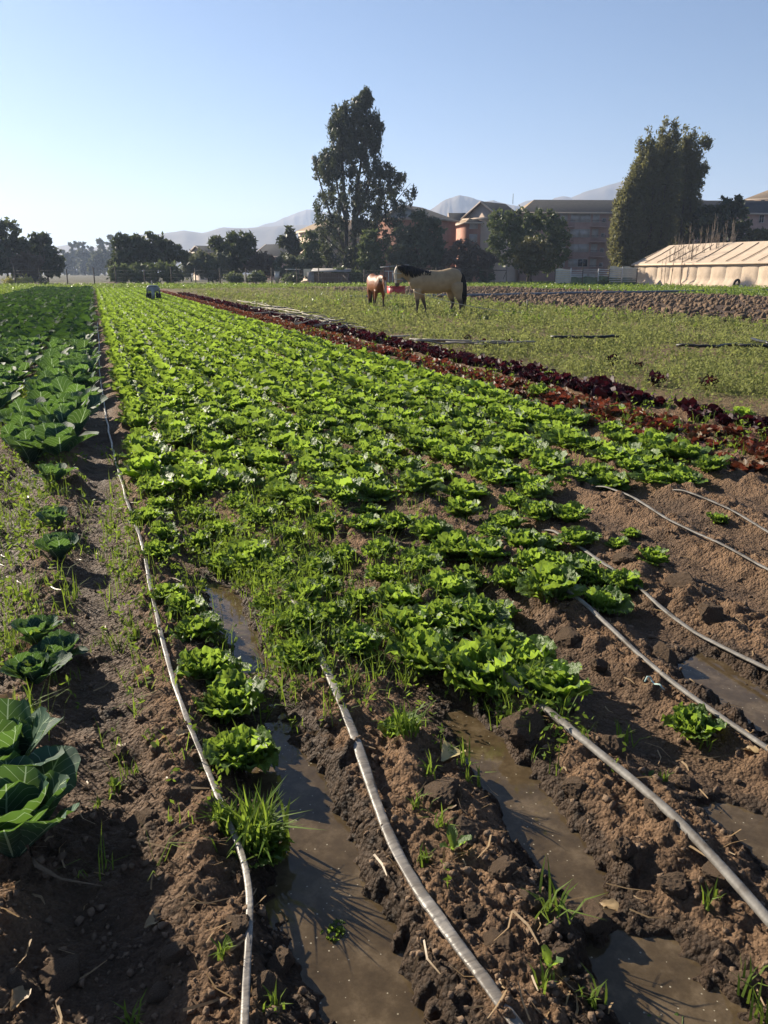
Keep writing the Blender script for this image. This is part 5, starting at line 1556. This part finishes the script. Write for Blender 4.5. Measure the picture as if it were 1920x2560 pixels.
# ------------------------------------------------------------------ clods, crumbs and stones
clods = []
for k in range(6):
    bm = bmesh.new(); bmesh.ops.create_icosphere(bm, subdivisions=4, radius=1.0)
    rk = random.Random(600 + k)
    planes = [(Vector((rk.gauss(0, 1), rk.gauss(0, 1), rk.gauss(0, 1))).normalized(), rk.uniform(.55, .85)) for _ in range(9)]
    for v in bm.verts:
        p = v.co.copy()
        n = float(fbm(np.array([p.x * 1.3 + k * 5 + p.z]), np.array([p.y * 1.3 - p.z * .7]), 3, 400 + k)[0])
        n2 = float(fbm(np.array([p.x * 4 + k + p.z * 3]), np.array([p.y * 4 - p.z * 3]), 3, 420 + k)[0])
        v.co = p * (1 + .30 * n + .10 * n2)
        for (pn, pd) in planes:
            ex = v.co.dot(pn) - pd
            if ex > 0: v.co -= pn * ex * .9
        n3 = float(fbm(np.array([p.x * 9 + k + p.z * 7]), np.array([p.y * 9 - p.z * 6]), 3, 440 + k)[0])
        v.co = v.co * (1 + .16 * n3); v.co.z *= .8
    me = bpy.data.meshes.new('soil_clod'); bm.to_mesh(me); bm.free()
    me.materials.append(M['clod']); clods.append(me)
big = [(1245, 2400, 55), (1310, 1840, 55), (1345, 2180, 45), (1480, 2280, 50), (1530, 1900, 45), (1105, 2030, 60), (1160, 2130, 55), (1330, 2290, 40), (1690, 2230, 45), (1790, 2240, 40), (440, 2390, 38), (395, 2470, 40), (590, 2350, 50), (700, 2400, 45), (660, 2480, 50), (800, 2380, 42), (1180, 2330, 50), (1250, 2220, 40), (570, 2140, 40), (640, 2010, 45), (1870, 2450, 50), (1640, 2080, 40), (1560, 2150, 48), (1720, 1950, 45), (1660, 1640, 50), (1500, 1660, 45), (1420, 1600, 40), (1710, 1480, 50), (1770, 1560, 45), (1560, 1420, 40), (60, 2470, 50), (150, 2430, 45), (1020, 2420, 36), (1400, 2440, 45), (1480, 2500, 40), (290, 1880, 40), (350, 2050, 45), (1850, 2000, 40), (1440, 1980, 40)]
for i, (px, py, rp_) in enumerate(big):
    x, y = gp(px, py); dd = math.hypot(math.hypot(x, y), CAMH)
    r_ = rp_ * dd / FPX * rnd.uniform(.6, .95)
    if puddle_mask(np.array([x]), np.array([y]))[0] > .5: continue
    o = obj('soil_clod', clods[i % 6]); o.location = (x, y, float(height(np.array([x]), np.array([y]))[0]) + r_ * .10)
    o.scale = (r_, r_ * rnd.uniform(.8, 1.2), r_ * rnd.uniform(.75, 1.1)); o.rotation_euler = (rnd.uniform(-.5, .5), rnd.uniform(-.5, .5), rnd.uniform(0, 6))
    tag(o, 'rough brown lump of earth on the bare furrow ridges', 'clod', 'clods on the bare ridges')

def ico_scatter(name, P, rad, mat, label, cat, seed):
    bm = bmesh.new(); bmesh.ops.create_icosphere(bm, subdivisions=1, radius=1.0)
    v = np.array([q.co[:] for q in bm.verts]); f = np.array([[q.index for q in g.verts] for g in bm.faces]); bm.free()
    rng = np.random.default_rng(seed); n = len(P)
    d = v[None] * rng.uniform(.4, 1.4, (n, len(v), 1)) * rad[:, None, None] * rng.uniform(.7, 1.2, (n, 1, 3))
    a = rng.uniform(0, 6.28, n); c, s = np.cos(a)[:, None], np.sin(a)[:, None]
    x = d[..., 0] * c - d[..., 1] * s; y = d[..., 0] * s + d[..., 1] * c
    V = np.stack([x, y, d[..., 2]], -1) + P[:, None]
    F = (f[None] + (np.arange(n) * len(v))[:, None, None]).reshape(-1, 3)
    o = obj(name, mesh_np(name, V.reshape(-1, 3), F), mat)
    return tag(o, label, cat, kind='stuff')
n = 12000
rr = .9 * (6.5 / .9) ** NR.random(n); aa = YAW + NR.uniform(-.62, .62, n)
x, y = rr * np.sin(aa), rr * np.cos(aa)
keep = puddle_mask(x, y) < .12
x, y, rr = x[keep], y[keep], rr[keep]
z = height(x, y)
rad = .0022 + .010 * NR.random(len(x)) ** 5 * (1 + .1 * rr)
ico_scatter('soil_crumbs', np.column_stack([x, y, z + rad * .3]), rad, M['crumb'], 'loose crumbs of brown earth on the bare soil', 'soil', 1)
n = 7000
x, y = NR.uniform(18.5, 41, n), NR.uniform(16, 84, n)
ico_scatter('plough_clods', np.column_stack([x, y, np.full(n, .03)]), .05 + .15 * NR.random(n) ** 2.5, M['clod'], 'turned clods covering the ploughed brown strip', 'soil', 2)

# straw and dry stem scraps
n = 900
rr = .9 * (6 / .9) ** NR.random(n); aa = YAW + NR.uniform(-.6, .6, n); x, y = rr * np.sin(aa), rr * np.cos(aa)
k = puddle_mask(x, y) < .2; x, y = x[k], y[k]; z = height(x, y) + .004
az = NR.uniform(0, 6.28, len(x)); l = NR.uniform(.01, .055, len(x)); w = NR.uniform(.0012, .0028, len(x))
dx, dy = np.cos(az), np.sin(az); bd = NR.uniform(-.3, .3, len(x)) * l
c0 = np.column_stack([x, y, z])
p0 = c0 - np.column_stack([dx * l, dy * l, -.004 * np.ones(len(x))]); p1 = c0 + np.column_stack([-dy * bd, dx * bd, .006 * np.ones(len(x))]); p2 = c0 + np.column_stack([dx * l, dy * l, NR.uniform(0, .02, len(x))])
wv = np.column_stack([-dy * w, dx * w, w * .6])
V = np.stack([p0 - wv, p0 + wv, p1 + wv, p1 - wv, p2 + wv * .5, p2 - wv * .5], 1).reshape(-1, 3)
q = (np.arange(len(x)) * 6)[:, None]
o = obj('straw_scraps', mesh_np('straw_scraps', V, np.concatenate([q + np.array([0, 1, 2, 3]), q + np.array([3, 2, 4, 5])])), M['dry'])
tag(o, 'thin dry stems and straw scraps strewn on the soil', 'straw', kind='stuff')

# earth mounds under the fence
for i, (px, py, w, h_) in enumerate([(768, 712, 24, 11), (628, 714, 22, 7), (905, 712, 18, 5), (280, 714, 30, 8), (545, 714, 22, 6), (80, 716, 26, 6), (180, 715, 30, 4)]):
    D_ = 108; u_ = D_ / FPX
    bm = bmesh.new(); bmesh.ops.create_grid(bm, x_segments=16, y_segments=10, size=1)
    for v in bm.verts:
        q = max(0, 1 - v.co.x ** 2) * max(0, 1 - v.co.y ** 2)
        nn_ = float(fbm(np.array([v.co.x * 2 + i * 3]), np.array([v.co.y * 2]), 3, 500)[0])
        v.co = Vector((v.co.x * w * u_, v.co.y * 1.6, q * h_ * u_ * (1 + .5 * nn_) - .02))
    me = bpy.data.meshes.new('earth_mound'); bm.to_mesh(me); bm.free()
    o = obj('earth_mound', me, M['crumb']); o.location = gat(px, D_); o.rotation_euler = (0, 0, CAMRZ)
    tag(o, 'low dark heap of earth at the foot of the wire fence', 'mound', 'earth heaps along the fence')

# ------------------------------------------------------------------ grasses and weeds
def blades(base, length, width, rng, lean=(.1, .9)):
    """bent grass blades: 5 points, one quad and one triangle each"""
    n = len(base); az = rng.uniform(0, 6.28, n); ln = rng.uniform(*lean, n)
    dx, dy = np.cos(az), np.sin(az)
    wx, wy = -dy * width / 2, dx * width / 2
    m = base + np.column_stack([dx * length * ln * .35, dy * length * ln * .35, length * .6 * (1 - .25 * ln)])
    t = base + np.column_stack([dx * length * ln, dy * length * ln, length * (1 - .5 * ln)])
    w3 = np.column_stack([wx, wy, np.zeros(n)])
    V = np.stack([base - w3, base + w3, m + w3 * .8, m - w3 * .8, t], 1).reshape(-1, 3)
    k = (np.arange(n) * 5)[:, None]
    return V, k + np.array([0, 1, 2, 3]), k + np.array([3, 2, 4])
def sprig(base, length, nl, size, rng):
    """weeds: leaflets along short stems"""
    n = len(base)
    t = rng.random((n, nl)); az = rng.uniform(0, 6.28, (n, 1)); ln = rng.uniform(0, .5, (n, 1))
    c = np.stack([base[:, 0:1] + np.cos(az) * ln * length[:, None] * t, base[:, 1:2] + np.sin(az) * ln * length[:, None] * t, base[:, 2:3] + length[:, None] * t], -1)
    c = c + rng.normal(size=c.shape) * size[:, None, None] * np.array([.8, .8, .25])
    return leaf_cloud(c.reshape(-1, 3), np.repeat(size, nl), 1.9, 0, rng)

def weed_stuff(name, label, cat, x, y, hgt, nl, size, mat, grass=0.0, seed=0, gw=.006):
    rng = np.random.default_rng(seed)
    z = height(x, y, False)
    base = np.column_stack([x, y, z])
    isg = rng.random(len(x)) < grass
    V, F4, F3, b = [], [], [], 0
    if (~isg).any():
        v, f = sprig(base[~isg], hgt[~isg], nl, size[~isg], rng); V.append(v); F4.append(f); b += len(v)
    if isg.any():
        q = np.repeat(base[isg], 5, 0); q[:, :2] += rng.normal(size=(len(q), 2)) * .018
        v, f4, f3 = blades(q, np.repeat(hgt[isg], 5) * rng.uniform(.6, 1.3, len(q)), np.repeat(size[isg], 5) * .28, rng)
        V.append(v); F4.append(f4 + b); F3.append(f3 + b)
    o = obj(name, mesh_np(name, np.concatenate(V), [np.concatenate(F4)] + ([np.concatenate(F3)] if F3 else [])), mat)
    return tag(o, label, cat, kind='stuff')

# weedy field right of the purple row
n = 64000
rr = 5.5 * (75 / 5.5) ** NR.random(n) ; aa = YAW + NR.uniform(-.45, .62, n)
x, y = rr * np.sin(aa), rr * np.cos(aa)
den = sstep(-.42, .22, fbm(x * .5, y * .5, 4, 140)) * sstep(6.25, 7.2, x + .35 * fbm(x, y, 2, 9))
wob_ = fbm(x * .25, y * .25, 3, 150) * 1.2
den = den * sstep(19.0, 17.8, x + wob_) * sstep(92, 86, y)
den = np.maximum(den, .10 * (x > 6.5) * (x < 19))
k = NR.random(n) < den
x, y, rr = x[k], y[k], rr[k]
sz = np.clip(.008 + .0015 * rr, .010, .06)
hg = (.05 + .17 * NR.random(len(x)) ** 1.5) * (1 + .5 * fbm(x * .8, y * .8, 2, 33)) + .004 * rr
weed_stuff('field_weeds', 'grey-green weeds covering the open field beside the beds', 'weeds', x, y, hg, 9, sz, M['weed'], .12, 1)
# taller fresh patches in the same field
n = 4200
rr = NR.uniform(24, 60, n); aa = YAW + NR.uniform(-.3, .6, n); x, y = rr * np.sin(aa), rr * np.cos(aa)
k = (x > 7) & (x + fbm(x * .25, y * .25, 3, 150) * 1.2 < 18.5) & (fbm(x * .6, y * .6, 3, 160) > .12)
x, y, rr = x[k], y[k], rr[k]
weed_stuff('field_weeds', 'taller bright green weed patches around the horses', 'weeds', x, y, .15 + .2 * NR.random(len(x)), 12, .03 + .0012 * rr, M['strip'], .2, 2)
# green strips beyond the ploughed soil, and the verge along the fence
P_ = []
for (xa, xb, ya, yb, n) in ((41.8, 50.5, 30, 95, 3600), (55, 60, 40, 105, 2300), (-12, 22, 86, 108, 3600), (22, 66, 92, 108, 3000), (-14, -5.1, 20, 90, 2600)):
    P_.append(np.column_stack([NR.uniform(xa, xb, n), NR.uniform(ya, yb, n)]))
P_ = np.concatenate(P_); x, y = P_[:, 0], P_[:, 1]
k = fbm(x * .2, y * .2, 3, 170) > -.25; x, y = x[k], y[k]
weed_stuff('verge_weeds', 'bright green low growth in the far strips and verge', 'weeds', x, y, .12 + .32 * NR.random(len(x)) ** 2, 8, np.full(len(x), .10), M['strip'], .1, 3)
# weeds inside the beds
n = 110000
rr = 1.6 * (26 / 1.6) ** NR.random(n); aa = YAW + NR.uniform(-.6, .6, n); x, y = rr * np.sin(aa), rr * np.cos(aa)
den = np.zeros(n)
def patch(cx, cy_, wx, wy, a):
    global den
    den = np.maximum(den, a * np.exp(-((x - cx) / wx) ** 2 - ((y - cy_) / wy) ** 2))
patch(.62, 4.1, .26, .9, .50); patch(.95, 4.9, .30, .9, .30); patch(.62, 3.3, .20, .5, .5); patch(.95, 3.2, .2, .5, .2); patch(.05, 4.9, .14, 1.4, .22)
patch(.55, 5.8, .5, .9, .22); patch(-.55, 3.9, .25, .8, .14); patch(-.5, 6.0, .3, 1.4, .20); patch(1.35, 3.7, .25, .4, .2); patch(1.9, 5.5, .5, .8, .10); patch(1.25, 2.35, .12, .25, .2)
bed_ = (x > .2) & (x < 6.2)
den = np.maximum(den, .055 * bed_ * (y > 5.2) * (fbm(x * 1.2, y * 1.2, 3, 180) > -.1))
den = np.maximum(den, .20 * (x > 4.5) * (x < 6.2) * (y > 5.4) * (fbm(x * 1.5, y * 1.5, 3, 181) > .05))
den = np.maximum(den, .10 * (x < -.45) * (y > 6.5) * (x > -1.2))
k = (NR.random(n) < den) & (puddle_mask(x, y) < .25)
x, y, rr = x[k], y[k], rr[k]
weed_stuff('bed_weeds', 'fresh green grass and weeds between the crop rows', 'weeds', x, y, .05 + .13 * NR.random(len(x)), 10, np.clip(.009 + .0016 * rr, .011, .03), M['grass'], .45, 4)

# single grass tufts and seedlings on the bare ground
def tuft(px, py, hpx, nb, label, cat, group=None, wide=.012, mat='grass', lean=(.1, .9), seed=0):
    x, y = gp(px, py); rng = np.random.default_rng(seed + int(px))
    h = hpx * math.hypot(math.hypot(x, y), CAMH) / FPX * 1.1
    b = rng.normal(size=(nb, 3)) * np.array([h * .16, h * .16, 0])
    v, f4, f3 = blades(b, h * rng.uniform(.5, 1.15, nb), np.full(nb, wide), rng, lean)
    o = obj('grass_tuft', mesh_np('grass_tuft', v, [f4, f3]), M[mat])
    o.location = (x, y, float(height(np.array([x]), np.array([y]))[0]))
    return tag(o, label, cat, group)
tuft(640, 2110, 150, 130, 'thick lush grass clump overhanging the puddle beside the kinked tape', 'grass', wide=.010)
tuft(560, 2085, 80, 50, 'sparse grass clump under the narrow kinked tape', 'grass', wide=.008)
tuft(1380, 2330, 110, 16, 'spreading pale grass tuft on dark shaded soil', 'grass', lean=(.5, 1.1), wide=.007)
tuft(590, 1900, 80, 60, 'grass clump growing around the toothed lettuce', 'grass', wide=.007)
tuft(1010, 1890, 80, 46, 'bright grass clump beside the wide pale tape', 'grass', wide=.008)
G_ = [(1170, 1830, 60), (1160, 1950, 60), (1185, 1975, 55), (1075, 1990, 55), (1040, 2060, 50), (1100, 2110, 55), (1055, 2190, 40), (1560, 1850, 60), (1760, 1860, 60), (1740, 1830, 50), (1660, 1945, 30), (1360, 2520, 60), (1540, 2500, 90), (1600, 2520, 70), (1690, 2520, 65), (1480, 2540, 60), (1870, 2470, 70), (1900, 2530, 90), (1370, 2440, 40), (1770, 2290, 60), (330, 2540, 60), (850, 2490, 90), (690, 2545, 60), (560, 2420, 50), (285, 1970, 40), (335, 1930, 35), (520, 1950, 35), (1890, 1740, 50), (240, 2010, 30), (60, 1850, 90), (110, 1830, 100), (25, 1640, 60), (90, 1560, 60), (160, 1540, 90), (180, 1500, 80), (60, 1500, 70), (30, 1480, 60), (300, 1610, 70), (340, 1600, 60), (880, 1740, 60), (940, 1720, 60), (560, 1800, 50), (1850, 2050, 40), (1260, 2000, 40), (1120, 1890, 45)]
for i, (px, py, h_) in enumerate(G_):
    x_, y_ = gp(px, py)
    if puddle_mask(np.array([x_]), np.array([y_]))[0] > .6: continue
    tuft(px, py, h_, 9 + i % 8, 'small weedy grass sprig sprouting from the bare soil', 'grass', 'grass sprigs on bare soil', wide=.006, seed=i)
rngs = np.random.default_rng(88)
def seedling(px, py, size, nl, label, cat='seedling', group=None, mat='lettuce', e=(40, 10)):
    x, y = gp(px, py); t = empty('seedling', (x, y, float(height(np.array([x]), np.array([y]))[0])), rngs.uniform(0, 6))
    for i in range(nl):
        v, f, u_ = leaf_arrays(size, size * .55, R(e[0]), R(e[1]), .3, .004, 4, 5, rngs, az=i * 2.4)
        obj('leaf', mesh_np('leaf', v, f, True, u_), M[mat], t)
    return tag(t, label, cat, group)
seedling(1130, 2175, .065, 3, 'broad-leaved seedling beside the wide pale tape', mat='lettuce', e=(55, 15))
seedling(1370, 2470, .05, 3, 'thin two-leaved seedling on shaded mud', e=(70, 30))
seedling(1680, 2540, .06, 5, 'leafy seedling at the shallow puddle edge')
seedling(285, 1960, .04, 4, 'small sprout on the trodden path', e=(65, 40))
seedling(1620, 1945, .03, 4, 'pair of tiny sprouts between clods by the grey hose')
def dead_leaf(px, py, size, mat, label):
    x, y = gp(px, py)
    v, f, u_ = leaf_arrays(size, size * .8, R(14), R(-8), .5, .008, 6, 6, rngs, az=rngs.uniform(0, 6))
    o = obj('fallen_leaf', mesh_np('fallen_leaf', v, f, True, u_), M[mat]); o.location = (x, y, float(height(np.array([x]), np.array([y]))[0]) + .012)
    o.rotation_euler = (rngs.uniform(-.3, .3), rngs.uniform(-.3, .3), 0)
    tag(o, label, 'leaf', 'fallen dry leaves' if mat == 'dry' else None)
dead_leaf(1105, 1930, .12, 'paledry', 'curled yellow dead leaf on the ridge beside puddle')
for (px, py, s_) in [(1780, 2005, .05), (60, 1765, .11), (330, 1705, .09), (480, 1870, .05), (555, 1915, .05), (380, 1880, .06), (30, 2545, .06), (360, 2310, .07), (1850, 1885, .06), (1500, 2240, .05), (660, 2470, .04), (45, 1250, .1), (520, 1945, .04)]:
    dead_leaf(px, py, s_, 'dry', 'dry brown leaf scrap lying on bare soil')
mb = MB(); pts = []
for k in range(9):
    x, y = gp(1610 + k * 6, 1725 - 7 * math.sin(k * .7) + k * 2); pts.append((x, y, hz(x, y) + .035 + .012 * math.sin(k * 1.3)))
mb.tube(pts, .0035, 5)
tag(mb.build('loose_twine', M['twine'], None, True), 'curl of pale blue twine lying on the soil', 'twine')

# ------------------------------------------------------------------ the hazy air
xs_, ys_ = 7800, 7800
hb = MB(); hb.box((-5300, -5300, -9.0), (5300, 5300, 345.0))
hm, hnt, hout = nmat('haze_air')
pv = N(hnt, 'ShaderNodeVolumePrincipled')
pv.inputs['Color'].default_value = (.60, .73, 1.0, 1)
pv.inputs['Density'].default_value = 0.00026
pv.inputs['Anisotropy'].default_value = 0.25
hnt.links.new(pv.outputs[0], hout.inputs['Volume'])
hz_o = hb.build('haze', hm)
tag(hz_o, 'thin pale haze filling the air over the valley', 'haze', kind='stuff')
